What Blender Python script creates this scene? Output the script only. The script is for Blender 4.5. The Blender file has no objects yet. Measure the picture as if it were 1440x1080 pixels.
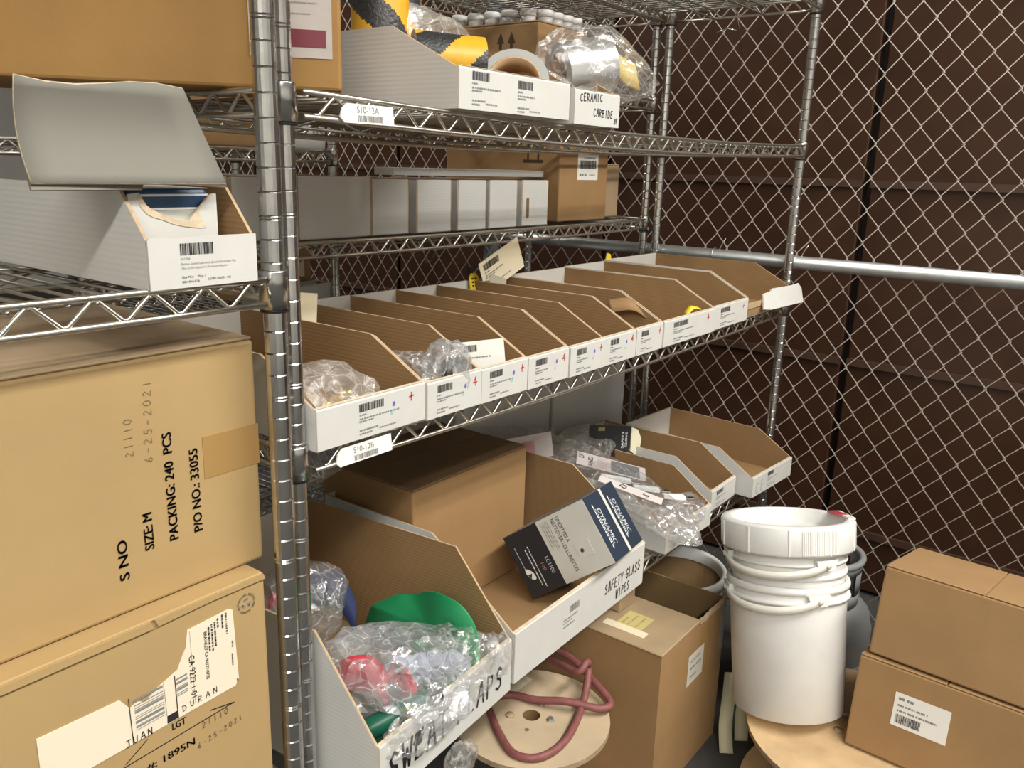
import bpy, bmesh, math, random
from mathutils import Vector, Matrix, noise

# ------------------------------------------------------------------ camera, world, lights, exposure
S = bpy.context.scene
COL = S.collection
LIFT = 1.5                      # metres are measured from the label shelf; everything is lifted so the floor is z = 0
cam_d = bpy.data.cameras.new('camera')
cam = bpy.data.objects.new('camera', cam_d)
COL.objects.link(cam)
cam_d.sensor_width = 36.0
cam_d.lens = 29.495
cam_d.clip_start = 0.02
_r = (0.60522, -0.79555, 0.02857)
_d = (-0.18338, -0.17426, -0.96747)
_f = (0.77465, 0.58029, -0.25135)
cam.matrix_world = Matrix(((_r[0], -_d[0], -_f[0], -0.6322), (_r[1], -_d[1], -_f[1], -0.8082),
                           (_r[2], -_d[2], -_f[2], -0.0622), (0, 0, 0, 1)))
S.camera = cam
W = bpy.data.worlds.new('world')
S.world = W
W.use_nodes = True
W.node_tree.nodes['Background'].inputs[0].default_value = (1.0, 0.95, 0.87, 1)
W.node_tree.nodes['Background'].inputs[1].default_value = 0.22


def area(name, loc, sx, sy, power, rot=(0, 0, 0), col=(1.0, 0.965, 0.90)):
    l = bpy.data.lights.new(name, 'AREA')
    l.shape = 'RECTANGLE'
    l.size = sx
    l.size_y = sy
    l.energy = power
    l.color = col
    o = bpy.data.objects.new(name, l)
    COL.objects.link(o)
    o.location = loc
    o.rotation_euler = rot
    return o


area('aisle_lamp', (1.1, -2.1, 2.05), 3.6, 0.35, 135)
area('aisle_lamp', (-3.0, -2.6, 2.05), 3.6, 0.35, 130)
area('rear_lamp', (0.5, 2.6, 2.05), 3.6, 0.35, 45)
area('far_lamp', (6.0, 3.5, 2.05), 3.6, 0.35, 40)
S.view_settings.view_transform = 'Standard'
S.view_settings.look = 'None'
S.view_settings.gamma = 1
S.view_settings.use_curve_mapping = False
S.view_settings.exposure = 0.66

# ------------------------------------------------------------------ materials
MATS = {}


def mat(name, col, rough=0.6, metal=0.0, bump=None, spec=None, noise_amt=0.0, nscale=8.0, wave=None, col2=None):
    if name in MATS:
        return MATS[name]
    m = bpy.data.materials.new(name)
    m.use_nodes = True
    nt = m.node_tree
    b = nt.nodes['Principled BSDF']
    b.inputs['Base Color'].default_value = (*col, 1)
    b.inputs['Roughness'].default_value = rough
    b.inputs['Metallic'].default_value = metal
    if spec is not None:
        b.inputs['Specular IOR Level'].default_value = spec
    tc = nt.nodes.new('ShaderNodeTexCoord')
    if noise_amt > 0:
        n = nt.nodes.new('ShaderNodeTexNoise')
        n.inputs['Scale'].default_value = nscale
        n.inputs['Detail'].default_value = 6
        nt.links.new(tc.outputs['Object'], n.inputs['Vector'])
        r = nt.nodes.new('ShaderNodeValToRGB')
        r.color_ramp.elements[0].position = 0.3
        r.color_ramp.elements[1].position = 0.7
        c2 = col2 or tuple(c * (1 - noise_amt) for c in col)
        r.color_ramp.elements[0].color = (*c2, 1)
        r.color_ramp.elements[1].color = (*col, 1)
        nt.links.new(n.outputs['Fac'], r.inputs['Fac'])
        nt.links.new(r.outputs['Color'], b.inputs['Base Color'])
    if bump or wave:
        bp = nt.nodes.new('ShaderNodeBump')
        if wave:
            w = nt.nodes.new('ShaderNodeTexWave')
            w.bands_direction = wave[0]
            w.inputs['Scale'].default_value = wave[1]
            w.inputs['Distortion'].default_value = 0.6
            nt.links.new(tc.outputs['Object'], w.inputs['Vector'])
            nt.links.new(w.outputs['Fac'], bp.inputs['Height'])
            bp.inputs['Strength'].default_value = wave[2]
            bp.inputs['Distance'].default_value = 0.002
        else:
            n2 = nt.nodes.new('ShaderNodeTexNoise')
            n2.inputs['Scale'].default_value = bump[0]
            n2.inputs['Detail'].default_value = 4
            nt.links.new(tc.outputs['Object'], n2.inputs['Vector'])
            nt.links.new(n2.outputs['Fac'], bp.inputs['Height'])
            bp.inputs['Strength'].default_value = bump[1]
            bp.inputs['Distance'].default_value = 0.004
        nt.links.new(bp.outputs['Normal'], b.inputs['Normal'])
    MATS[name] = m
    return m


def plastic_film(name, tint=(1, 1, 1), haze=0.16, gloss=0.22, scale=26.0):
    if name in MATS:
        return MATS[name]
    m = bpy.data.materials.new(name)
    m.use_nodes = True
    nt = m.node_tree
    for n in list(nt.nodes):
        nt.nodes.remove(n)
    out = nt.nodes.new('ShaderNodeOutputMaterial')
    tr = nt.nodes.new('ShaderNodeBsdfTransparent')
    tr.inputs[0].default_value = (*tint, 1)
    gl = nt.nodes.new('ShaderNodeBsdfGlossy')
    gl.inputs['Roughness'].default_value = 0.12
    gl.inputs[0].default_value = (1, 1, 1, 1)
    df = nt.nodes.new('ShaderNodeBsdfDiffuse')
    df.inputs[0].default_value = (0.8 * tint[0], 0.8 * tint[1], 0.8 * tint[2], 1)
    m1 = nt.nodes.new('ShaderNodeMixShader')
    m2 = nt.nodes.new('ShaderNodeMixShader')
    m1.inputs[0].default_value = haze
    nt.links.new(tr.outputs[0], m1.inputs[1])
    nt.links.new(df.outputs[0], m1.inputs[2])
    lw = nt.nodes.new('ShaderNodeLayerWeight')
    lw.inputs['Blend'].default_value = 0.3
    mm = nt.nodes.new('ShaderNodeMath')
    mm.operation = 'MULTIPLY_ADD'
    mm.inputs[1].default_value = 0.34
    mm.inputs[2].default_value = gloss * 0.25
    nt.links.new(lw.outputs['Facing'], mm.inputs[0])
    nt.links.new(mm.outputs[0], m2.inputs[0])
    nt.links.new(m1.outputs[0], m2.inputs[1])
    nt.links.new(gl.outputs[0], m2.inputs[2])
    tc = nt.nodes.new('ShaderNodeTexCoord')
    v = nt.nodes.new('ShaderNodeTexVoronoi')
    v.inputs['Scale'].default_value = scale
    n = nt.nodes.new('ShaderNodeTexNoise')
    n.inputs['Scale'].default_value = scale * 1.7
    n.inputs['Detail'].default_value = 5
    ad = nt.nodes.new('ShaderNodeMath')
    ad.operation = 'ADD'
    nt.links.new(tc.outputs['Object'], v.inputs['Vector'])
    nt.links.new(tc.outputs['Object'], n.inputs['Vector'])
    nt.links.new(v.outputs['Distance'], ad.inputs[0])
    nt.links.new(n.outputs['Fac'], ad.inputs[1])
    bp = nt.nodes.new('ShaderNodeBump')
    bp.inputs['Strength'].default_value = 0.6
    bp.inputs['Distance'].default_value = 0.012
    nt.links.new(ad.outputs[0], bp.inputs['Height'])
    nt.links.new(bp.outputs['Normal'], gl.inputs['Normal'])
    nt.links.new(bp.outputs['Normal'], df.inputs['Normal'])
    # sharp fold lines where the film whitens
    ve = nt.nodes.new('ShaderNodeTexVoronoi')
    ve.feature = 'DISTANCE_TO_EDGE'
    ve.inputs['Scale'].default_value = scale * 1.3
    nd = nt.nodes.new('ShaderNodeTexNoise')
    nd.inputs['Scale'].default_value = scale * .5
    mx = nt.nodes.new('ShaderNodeVectorMath')
    mx.operation = 'MULTIPLY_ADD'
    mx.inputs[1].default_value = (.09, .09, .09)
    nt.links.new(tc.outputs['Object'], nd.inputs['Vector'])
    nt.links.new(nd.outputs['Color'], mx.inputs[0])
    nt.links.new(tc.outputs['Object'], mx.inputs[2])
    nt.links.new(mx.outputs[0], ve.inputs['Vector'])
    mr = nt.nodes.new('ShaderNodeMapRange')
    mr.inputs['From Min'].default_value = 0.0
    mr.inputs['From Max'].default_value = 0.06
    mr.inputs['To Min'].default_value = haze + .26
    mr.inputs['To Max'].default_value = haze
    nt.links.new(ve.outputs['Distance'], mr.inputs['Value'])
    nt.links.new(mr.outputs[0], m1.inputs[0])
    nt.links.new(m2.outputs[0], out.inputs[0])
    MATS[name] = m
    return m


KRAFT = mat('kraft_inner', (0.30, 0.18, 0.078), 0.8, noise_amt=0.10, nscale=14, wave=('Z', 55, 0.12))
KEDGE = mat('kraft_edge', (0.50, 0.36, 0.22), 0.9, noise_amt=0.25, nscale=160)
WHITE = mat('white_board', (0.60, 0.595, 0.565), 0.55, noise_amt=0.05, nscale=18)
WGREY = mat('white_board_side', (0.62, 0.62, 0.60), 0.6, noise_amt=0.06, nscale=9, wave=('Z', 50, 0.05))
CREAM = mat('cream_edge', (0.72, 0.62, 0.46), 0.8, noise_amt=0.25, nscale=60)
LABEL = mat('label_paper', (0.80, 0.79, 0.74), 0.45)
LABELC = mat('label_cream', (0.78, 0.70, 0.50), 0.5)
INK = mat('black_ink', (0.02, 0.02, 0.022), 0.5)
GINK = mat('grey_ink', (0.22, 0.22, 0.22), 0.6)
PENCIL = mat('pencil_ink', (0.16, 0.12, 0.07), 0.7)
REDINK = mat('red_ink', (0.55, 0.04, 0.03), 0.5)
BLUEINK = mat('blue_ink', (0.12, 0.12, 0.55), 0.5)
GRNINK = mat('green_ink', (0.30, 0.55, 0.48), 0.5)
CARTON = mat('tan_carton', (0.42, 0.285, 0.125), 0.75, noise_amt=0.10, nscale=7, bump=(90, 0.06))
CARTONG = mat('golden_carton', (0.33, 0.18, 0.05), 0.75, noise_amt=0.16, nscale=9, bump=(90, 0.06))
CARTONB = mat('brown_carton', (0.34, 0.20, 0.085), 0.75, noise_amt=0.12, nscale=10, bump=(120, 0.06))
CARTOND = mat('dusty_carton', (0.40, 0.29, 0.17), 0.85, noise_amt=0.18, nscale=12, bump=(120, 0.06))
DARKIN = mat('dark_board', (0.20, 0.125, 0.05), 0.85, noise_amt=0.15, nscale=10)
TAPE = mat('packing_tape', (0.36, 0.22, 0.08), 0.25)
CHROME = mat('chrome_plate', (0.62, 0.62, 0.61), 0.20, 1.0, noise_amt=0.22, nscale=40)
DECK = mat('shaded_zinc_wire', (0.36, 0.34, 0.30), 0.42, 0.9, noise_amt=0.2, nscale=60)  # zinc wire in a darker tone, the shade inside the shelf decks painted in
WIRE = mat('zinc_wire', (0.70, 0.67, 0.60), 0.30, 1.0, noise_amt=0.15, nscale=60)
GALV = mat('galvanised_pipe', (0.50, 0.52, 0.52), 0.42, 0.85, noise_amt=0.2, nscale=30)
GALVD = mat('galvanised_post', (0.20, 0.25, 0.26), 0.5, 0.4, noise_amt=0.2, nscale=30)
LINK = mat('link_wire', (0.60, 0.53, 0.46), 0.45, 0.45, noise_amt=0.25, nscale=40)
BLACKP = mat('black_plastic', (0.015, 0.015, 0.017), 0.4)
BROWNW = mat('brown_steel', (0.060, 0.025, 0.013), 0.30, 0.0, noise_amt=0.35, nscale=5, bump=(14, 0.10))
BROWNE = mat('brown_steel_edge', (0.075, 0.038, 0.025), 0.45, 0.0, noise_amt=0.2, nscale=20)
CONC = mat('dark_concrete', (0.06, 0.058, 0.055), 0.8, noise_amt=0.3, nscale=6, bump=(40, 0.2))
WALLM = mat('pale_wall', (0.62, 0.60, 0.56), 0.9, noise_amt=0.05, nscale=3)
BUCK = mat('white_pail', (0.80, 0.795, 0.77), 0.42, noise_amt=0.10, nscale=9, bump=(30, 0.03))
BUCKH = mat('pail_handle', (0.70, 0.68, 0.61), 0.4)
RED = mat('red_plastic', (0.42, 0.05, 0.07), 0.45)
GREYP = mat('grey_paint', (0.24, 0.25, 0.25), 0.5, noise_amt=0.2, nscale=12)
PLY = mat('spool_wood', (0.56, 0.44, 0.29), 0.75, noise_amt=0.22, nscale=9, wave=('X', 20, 0.1))
PLYW = mat('spool_wood_warm', (0.66, 0.46, 0.25), 0.7, noise_amt=0.30, nscale=11, wave=('X', 14, 0.1))
PLYE = mat('spool_edge', (0.42, 0.31, 0.19), 0.8, noise_amt=0.3, nscale=60)
HOSE = mat('red_hose', (0.25, 0.085, 0.078), 0.55, noise_amt=0.3, nscale=60)
NAVY = mat('navy_print', (0.020, 0.032, 0.055), 0.4)
BLACKN = mat('charcoal_print', (0.022, 0.024, 0.03), 0.4)
GREYC = mat('grey_print', (0.62, 0.61, 0.56), 0.5, noise_amt=0.06, nscale=20)
WINK = mat('white_ink', (0.80, 0.82, 0.82), 0.5)
YEL = mat('yellow_tag', (0.80, 0.60, 0.03), 0.4)
HAZY = mat('hazard_yellow', (0.72, 0.40, 0.02), 0.4, noise_amt=0.15, nscale=70)
HAZB = mat('hazard_black', (0.022, 0.022, 0.024), 0.4, noise_amt=0.6, nscale=120, col2=(0.035, 0.035, 0.035), bump=(200, 0.5))
SILV = mat('silver_foil', (0.80, 0.81, 0.82), 0.28, 0.9, bump=(12, 0.2))
CORE = mat('paper_core', (0.50, 0.33, 0.19), 0.8)
GREYR = mat('grey_tape', (0.36, 0.37, 0.355), 0.5)
BLUEB = mat('blue_box', (0.03, 0.075, 0.17), 0.4)
GREYFLAP = mat('grey_flap', (0.20, 0.193, 0.163), 0.8, noise_amt=0.06, nscale=6)
TORN = mat('torn_board', (0.66, 0.54, 0.38), 0.95, noise_amt=0.2, nscale=70, bump=(140, 0.4))
GREEN = mat('green_fabric', (0.01, 0.25, 0.09), 0.6, bump=(120, 0.1))
GREEND = mat('dark_green_plastic', (0.01, 0.10, 0.06), 0.35)
REDF = mat('red_fabric', (0.55, 0.03, 0.05), 0.5)
BLUEF = mat('blue_fabric', (0.02, 0.03, 0.10), 0.6)
BRASS = mat('brass', (0.70, 0.50, 0.20), 0.3, 0.9)
OFFW = mat('off_white_cloth', (0.66, 0.63, 0.45), 0.8)
PINKM = mat('pink_print', (0.62, 0.30, 0.32), 0.5)
CLEARJ = mat('jar_lid', (0.72, 0.72, 0.70), 0.4)
MAROON = mat('maroon_print', (0.16, 0.02, 0.035), 0.4)
POUCHM = mat('pouch_film', (0.56, 0.50, 0.46), 0.18, noise_amt=0.25, nscale=12)
FILM = plastic_film('clear_film', haze=0.07, gloss=0.34)
FILMB = plastic_film('bluish_film', (0.95, 0.97, 0.99), haze=0.20, gloss=0.4)
FILMS = plastic_film('smoky_film', (0.88, 0.87, 0.85), haze=0.13)
FILMT = plastic_film('tan_film', (0.94, 0.89, 0.82), haze=0.24, gloss=0.1)


# ------------------------------------------------------------------ mesh building
class MB:
    def __init__(s):
        s.v = []
        s.f = []
        s.m = []
        s.sm = []

    def add(s, vs, fs, mi=0, smooth=False, T=None):
        o = len(s.v)
        for p in vs:
            p = Vector(p)
            s.v.append(T @ p if T is not None else p)
        for i, f in enumerate(fs):
            s.f.append([o + k for k in f])
            s.m.append(mi[i] if isinstance(mi, (list, tuple)) else mi)
            s.sm.append(smooth)
        return s

    def box(s, a, b, mi=0, T=None):
        (x0, y0, z0), (x1, y1, z1) = a, b
        vs = [(x0, y0, z0), (x1, y0, z0), (x1, y1, z0), (x0, y1, z0), (x0, y0, z1), (x1, y0, z1), (x1, y1, z1), (x0, y1, z1)]
        fs = [(3, 2, 1, 0), (4, 5, 6, 7), (0, 1, 5, 4), (1, 2, 6, 5), (2, 3, 7, 6), (3, 0, 4, 7)]  # -z +z -y +x +y -x
        return s.add(vs, fs, mi, T=T)

    def prism(s, poly, axis, a, b, mi=0, T=None):
        """poly extruded along axis from a to b; mi = one index or (cap_a, cap_b, sides)"""
        n = len(poly)

        def P(p, t):
            if axis == 'x':
                return (t, p[0], p[1])
            if axis == 'y':
                return (p[0], t, p[1])
            return (p[0], p[1], t)
        vs = [P(p, a) for p in poly] + [P(p, b) for p in poly]
        fs = [list(range(n))[::-1], list(range(n, 2 * n))] + [(i, (i + 1) % n, n + (i + 1) % n, n + i) for i in range(n)]
        if isinstance(mi, tuple):
            mi = [mi[0], mi[1]] + [mi[2]] * n
        return s.add(vs, fs, mi, T=T)

    def tube(s, path, r, n=8, mi=0, closed=False, T=None, caps=True):
        path = [Vector(p) for p in path]
        k = len(path)
        vs = []
        up = None
        for i, p in enumerate(path):
            if closed:
                t = (path[(i + 1) % k] - path[i - 1])
            else:
                t = path[min(i + 1, k - 1)] - path[max(i - 1, 0)]
            t.normalize()
            if up is None:
                up = Vector((0, 0, 1)) if abs(t.z) < 0.9 else Vector((1, 0, 0))
            a = t.cross(up)
            if a.length < 1e-4:
                a = t.orthogonal()
            a.normalize()
            b = a.cross(t)
            up = b
            rr = r[i] if isinstance(r, (list, tuple)) else r
            for j in range(n):
                q = 2 * math.pi * j / n
                vs.append(p + a * (rr * math.cos(q)) + b * (rr * math.sin(q)))
        fs = []
        for i in range(k if closed else k - 1):
            i2 = (i + 1) % k
            for j in range(n):
                j2 = (j + 1) % n
                fs.append((i * n + j, i2 * n + j, i2 * n + j2, i * n + j2))
        if not closed and caps:
            fs.append(list(range(n)))
            fs.append([(k - 1) * n + j for j in range(n)][::-1])
        return s.add(vs, fs, mi, True, T)

    def lathe(s, prof, n=32, mi=0, T=None, smooth=True, a0=0.0, a1=2 * math.pi):
        """prof: list of (r, z); revolved about z"""
        k = len(prof)
        full = abs(a1 - a0 - 2 * math.pi) < 1e-6
        m = n if full else n + 1
        vs = []
        for j in range(m):
            q = a0 + (a1 - a0) * j / n
            for (r, z) in prof:
                vs.append((r * math.cos(q), r * math.sin(q), z))
        fs = []
        ms = []
        for j in range(n):
            j2 = (j + 1) % m
            for i in range(k - 1):
                fs.append((j * k + i, j2 * k + i, j2 * k + i + 1, j * k + i + 1))
                ms.append(mi[i] if isinstance(mi, (list, tuple)) else mi)
        return s.add(vs, fs, ms, smooth, T)

    def quad(s, o, u, v, mi=0):
        o, u, v = Vector(o), Vector(u), Vector(v)
        return s.add([o, o + u, o + u + v, o + v], [(0, 1, 2, 3)], mi)

    def build(s, name, mats, parent=None, loc=None):
        me = bpy.data.meshes.new(name)
        me.from_pydata([tuple(p) for p in s.v], [], s.f)
        if not isinstance(mats, (list, tuple)):
            mats = [mats]
        for m in mats:
            me.materials.append(m)
        me.polygons.foreach_set('material_index', s.m)
        me.polygons.foreach_set('use_smooth', s.sm)
        me.update()
        o = bpy.data.objects.new(name, me)
        COL.objects.link(o)
        if parent is not None:
            o.parent = parent
        if loc is not None:
            o.location = loc
        return o


def tag(o, label, cat, group=None):
    o['label'] = label
    o['category'] = cat
    if group:
        o['group'] = group
    return o


def thing(name, label, cat, loc=(0, 0, 0), rot=(0, 0, 0), group=None):
    o = bpy.data.objects.new(name, None)
    o.empty_display_size = 0.05
    COL.objects.link(o)
    o.location = loc
    o.rotation_euler = rot
    return tag(o, label, cat, group)


def struct(o):
    o['kind'] = 'structure'
    return o


def stuff(o):
    o['kind'] = 'stuff'
    return o


def bevel(o, w, seg=2):
    m = o.modifiers.new('bevel', 'BEVEL')
    m.width = w
    m.segments = seg
    m.limit_method = 'ANGLE'
    return o


def frame(o, u, v):
    """matrix with origin o, local x along u, local y along v (print lies in local xy, facing local z)"""
    u = Vector(u).normalized()
    v = Vector(v)
    n = u.cross(v).normalized()
    v = n.cross(u)
    return Matrix(((u.x, v.x, n.x, o[0]), (u.y, v.y, n.y, o[1]), (u.z, v.z, n.z, o[2]), (0, 0, 0, 1)))


def print_text(txt, T, cap, material, parent, xs=1.0, bold=0.0, shear=0.0, align='LEFT', name='lettering', lift=0.0005, width=None):
    cu = bpy.data.curves.new('lettering', 'FONT')
    cu.body = txt
    cu.size = cap / 0.69
    cu.offset = 0.0
    cu.shear = shear
    cu.align_x = align
    cu.fill_mode = 'FRONT'
    cu.resolution_u = 3
    ob = bpy.data.objects.new('lettering', cu)
    me = bpy.data.meshes.new_from_object(ob)
    bpy.data.objects.remove(ob)
    if width and len(me.vertices):
        xsv = [v.co.x for v in me.vertices]
        xs = width / max(1e-6, max(xsv) - min(xsv))
    me.transform(Matrix.Diagonal((xs, 1, 1, 1)))
    if bold and len(me.vertices):
        bmt = bmesh.new()
        for dx in (-bold, 0, bold):
            mc = me.copy()
            mc.transform(Matrix.Translation((dx * cap * .8, 0, 0)))
            bmt.from_mesh(mc)
            bpy.data.meshes.remove(mc)
        bmt.to_mesh(me)
        bmt.free()
    me.transform(T @ Matrix.Translation((0, 0, lift)))
    me.materials.clear()
    me.materials.append(material)
    o = bpy.data.objects.new(name, me)
    COL.objects.link(o)
    if parent:
        o.parent = parent
    return o


STROKES = {
    'A': [[(0, 0), (.5, 1), (.62, 1), (.95, 0)], [(.2, .4), (.85, .42)]],
    'B': [[(.05, 0), (.08, 1), (.7, .9), (.65, .6), (.1, .52), (.8, .42), (.8, .08), (.05, 0)]],
    'C': [[(.85, .85), (.5, 1), (.12, .7), (.1, .25), (.45, 0), (.88, .12)]],
    'D': [[(.1, 0), (.12, 1)], [(.02, .98), (.7, .85), (.9, .45), (.65, .08), (.05, 0)]],
    'E': [[(.8, 1), (.1, .96), (.08, .02), (.82, .02)], [(.1, .52), (.65, .54)]],
    'F': [[(.8, 1), (.1, .96), (.08, 0)], [(.1, .52), (.65, .54)]],
    'G': [[(.85, .85), (.5, 1), (.12, .7), (.1, .25), (.45, 0), (.88, .1), (.88, .45), (.55, .45)]],
    'I': [[(.5, 1), (.46, 0)]],
    'J': [[(.1, 1), (.95, 1)], [(.6, 1), (.62, .25), (.4, 0), (.1, .1)]],
    'L': [[(.2, 1), (.14, .05), (.8, .06)]],
    'M': [[(.02, 0), (.15, 1), (.48, .35), (.85, 1), (.98, 0)]],
    'N': [[(.05, 0), (.12, 1), (.8, .02), (.9, 1)]],
    'P': [[(.1, 0), (.14, 1), (.8, .88), (.75, .55), (.12, .45)]],
    'R': [[(.08, 0), (.12, 1), (.8, .88), (.72, .55), (.12, .48), (.9, 0)]],
    'S': [[(.85, .85), (.5, 1), (.15, .78), (.3, .55), (.75, .42), (.8, .15), (.4, 0), (.08, .12)]],
    'T': [[(.02, 1), (.98, 1)], [(.5, 1), (.47, 0)]],
    'U': [[(.08, 1), (.1, .25), (.4, 0), (.75, .2), (.85, 1)]],
    'W': [[(.02, 1), (.25, 0), (.5, .7), (.72, 0), (1, 1)]],
    'Y': [[(.05, 1), (.48, .5), (.95, 1)], [(.48, .5), (.45, 0)]],
    '0': [[(.5, 1), (.12, .7), (.12, .25), (.5, 0), (.86, .3), (.84, .75), (.5, 1)]],
    '1': [[(.45, 1), (.5, 0)]],
    '2': [[(.1, .8), (.45, 1), (.8, .75), (.1, .02), (.9, .05)]],
    '5': [[(.85, 1), (.25, .96), (.2, .58), (.7, .55), (.8, .2), (.45, 0), (.1, .1)]],
    '6': [[(.75, 1), (.2, .5), (.15, .15), (.5, 0), (.82, .22), (.6, .48), (.2, .35)]],
    '-': [[(.15, .45), (.85, .47)]],
    '/': [[(.1, 0), (.8, 1)]],
    '+': [[(.5, .95), (.45, .05)], [(.05, .5), (.95, .55)]],
    '4': [[(.6, 0), (.62, 1), (.05, .35), (.95, .38)]],
    'V': [[(.05, 1), (.45, 0), (.95, 1)]],
}


def hand(txt, T, cap, material, parent, w=0.6, gap=0.25, pen=0.08, name='handwriting', slope=0.0, seed=1):
    """handwritten strokes as flat ribbons lying in T's xy plane"""
    rnd = random.Random(seed)
    mb = MB()
    x = 0.0
    for ch in txt:
        if ch == ' ':
            x += cap * (w + gap) * 0.7
            continue
        jy = rnd.uniform(-.04, .04) * cap
        for st in STROKES.get(ch, []):
            pts = [Vector((x + a * w * cap, b * cap + jy + slope * x, 0.0005)) for a, b in st]
            for p, q in zip(pts[:-1], pts[1:]):
                d = (q - p)
                if d.length < 1e-6:
                    continue
                d.normalize()
                n = Vector((-d.y, d.x, 0)) * (pen * cap * .5)
                e = d * (pen * cap * .35)
                mb.add([p - e - n, q + e - n, q + e + n, p - e + n], [(0, 1, 2, 3)], 0, T=T)
        x += cap * (w + gap)
    return mb.build(name, material, parent)


def barcode(T, w, h, parent, seed=1, material=INK, name='barcode', n=26):
    rnd = random.Random(seed)
    mb = MB()
    ws = [(rnd.choice((1, 1, 2, 3)), rnd.choice((1, 1, 2))) for _ in range(n)]
    tot = sum(a + b for a, b in ws)
    x = 0
    for a, b in ws:
        mb.add([(x, 0, .0005), (x + w * a / tot, 0, .0005), (x + w * a / tot, h, .0005), (x, h, .0005)], [(0, 1, 2, 3)], 0, T=T)
        x += w * (a + b) / tot
    return mb.build(name, material, parent)


def fine_lines(T, rows, parent, material=GINK, seed=1, name='fine_print'):
    """rows of tiny unreadable print: (x, y, width, height)"""
    rnd = random.Random(seed)
    mb = MB()
    for (x, y, w, h) in rows:
        p = x
        while p < x + w:
            k = h * rnd.uniform(.4, 2.2)
            k = min(k, x + w - p)
            mb.add([(p, y, .0005), (p + k, y, .0005), (p + k, y + h, .0005), (p, y + h, .0005)], [(0, 1, 2, 3)], 0, T=T)
            p += k + h * rnd.choice((.35, .35, .8))
    return mb.build(name, material, parent)


def shelf_print(T, w, h, parent, seed):
    """stock label print as on the bins: barcode on top, text lines, order line at the bottom"""
    barcode(T @ Matrix.Translation((0, h * .72, 0)), w * .52, h * .25, parent, seed, GINK if seed % 4 == 9 else INK)
    fine_lines(T, [(0, h * .60, w * .16, h * .05), (0, h * .48, w * (.55 + .45 * ((seed * 7) % 10) / 10), h * .05),
                   (0, h * .40, w * .3, h * .045), (0, h * .12, w * .40, h * .05), (0, h * .01, w * .26, h * .05),
                   (w * .42, h * .05, w * .36, h * .045)], parent, GINK, seed)


# ------------------------------------------------------------------ the setting
FZ = -1.5
struct(MB().box((-5, -5, FZ - .1), (11, 9, FZ)).build('floor', CONC))
struct(MB().box((-5, -5, 2.15), (11, 9, 2.25)).build('ceiling', WALLM))
struct(MB().box((-5.1, -5, FZ), (-5, 9, 2.15)).build('wall_left', WALLM))
struct(MB().box((11, -5, FZ), (11.1, 9, 2.15)).build('wall_right', WALLM))
struct(MB().box((-5, -5.1, FZ), (11, -5, 2.15)).build('wall_front', WALLM))
struct(MB().box((-5, 9, FZ), (11, 9.1, 2.15)).build('wall_back', WALLM))

# brown steel partition behind the fence: panels with open joints and ledges
wx = 2.30
part = struct(MB().box((wx + .05, -2.4, FZ), (wx + .09, 4.2, .66)).build('wall_partition', BLACKP))
ys = [-2.33, -1.18, -.03, .95, 2.10, 3.2, 4.15]
zs = [FZ + .01, -1.275, -.675, -.085, .655]
panel_cache = {}
for i in range(len(ys) - 1):
    for j in range(len(zs) - 1):
        y0, y1 = ys[i] + .012, ys[i + 1] - .012
        z0, z1 = zs[j] + .003, zs[j + 1] - .003
        m = MB().box((0, y0, z0), (.05, y1, z1), 0)
        o = m.build('panel', BROWNW, part, (wx, 0, 0))
        bevel(o, .004, 1)
    for j in range(1, 4):
        m = MB().box((wx - .014, ys[i] + .012, zs[j] - .012), (wx - .0005, ys[i + 1] - .012, zs[j] + .012))
        m.build('ledge', BROWNE, part)

# ------------------------------------------------------------------ chain link fence
fence = thing('chain_link_fence', 'galvanised chain link fence with horizontal pipe rail behind the racks', 'fence', (1.80, 0, FZ))


def fence_part():
    T = Matrix.Translation((-1.80, 0, -FZ))
    mb = MB()
    cw, ch = .0353, .0436
    ny = int((3.35 + 1.3) / cw)
    rnd = random.Random(4)
    for i in range(ny):
        y0 = -1.3 + i * cw
        path = []
        z = FZ + .04
        k = 0
        while z < .74:
            side = (k + i) % 2
            yy = y0 + side * cw + (.003 if side else -.003)
            xx = 1.80 + (.0028 if side else -.0028)
            path.append((xx + rnd.uniform(-.001, .001), yy, z))
            z += ch
            k += 1
        mb.tube(path, .0021, 6, T=T, caps=False)
    stuff(mb.build('link_mesh', LINK, fence))
    MB().tube([(1.776, -1.4, -.305), (1.776, 3.4, -.305)], .0185, 16, T=T).build('rail', GALV, fence)
    for (py, r) in ((1.155, .029), (-1.42, .029), (3.40, .029)):
        MB().tube([(1.835, py, FZ), (1.835, py, .78)], r, 20, T=T).build('fence_post', GALVD, fence)
    for ty in (.245, -.005, .80, -.62):
        path = []
        for q in range(14):
            a = 2 * math.pi * q / 13
            path.append((1.776 + .0215 * math.cos(a), ty + .002 * q / 13, -.305 + .0215 * math.sin(a)))
        path += [(1.80, ty - .01, -.275), (1.797, ty - .022, -.255)]
        MB().tube(path, .0016, 5, T=T).build('tie_wire', WIRE, fence)
    MB().tube([(1.796, .27, .43), (1.79, .245, .36), (1.795, .22, .26)], .002, 5, T=T).build('tie_wire', BROWNE, fence)
    MB().tube([(1.79, .245, .33), (1.78, .27, .335), (1.775, .30, .325)], .0016, 5, T=T).build('tie_wire', WIRE, fence)
    MB().tube([(1.79, 1.52, -.22), (1.785, 1.46, -.36), (1.79, 1.44, -.44)], .0017, 5, T=T).build('tie_wire', WIRE, fence)
    MB().tube([(1.79, 1.30, -.22), (1.785, 1.36, -.36), (1.79, 1.42, -.43)], .0017, 5, T=T).build('tie_wire', WIRE, fence)


fence_part()

# ------------------------------------------------------------------ wire shelving racks
IN = .0254
G0 = 3.2 * IN                    # a groove of the posts, counted from shelf label A


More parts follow.
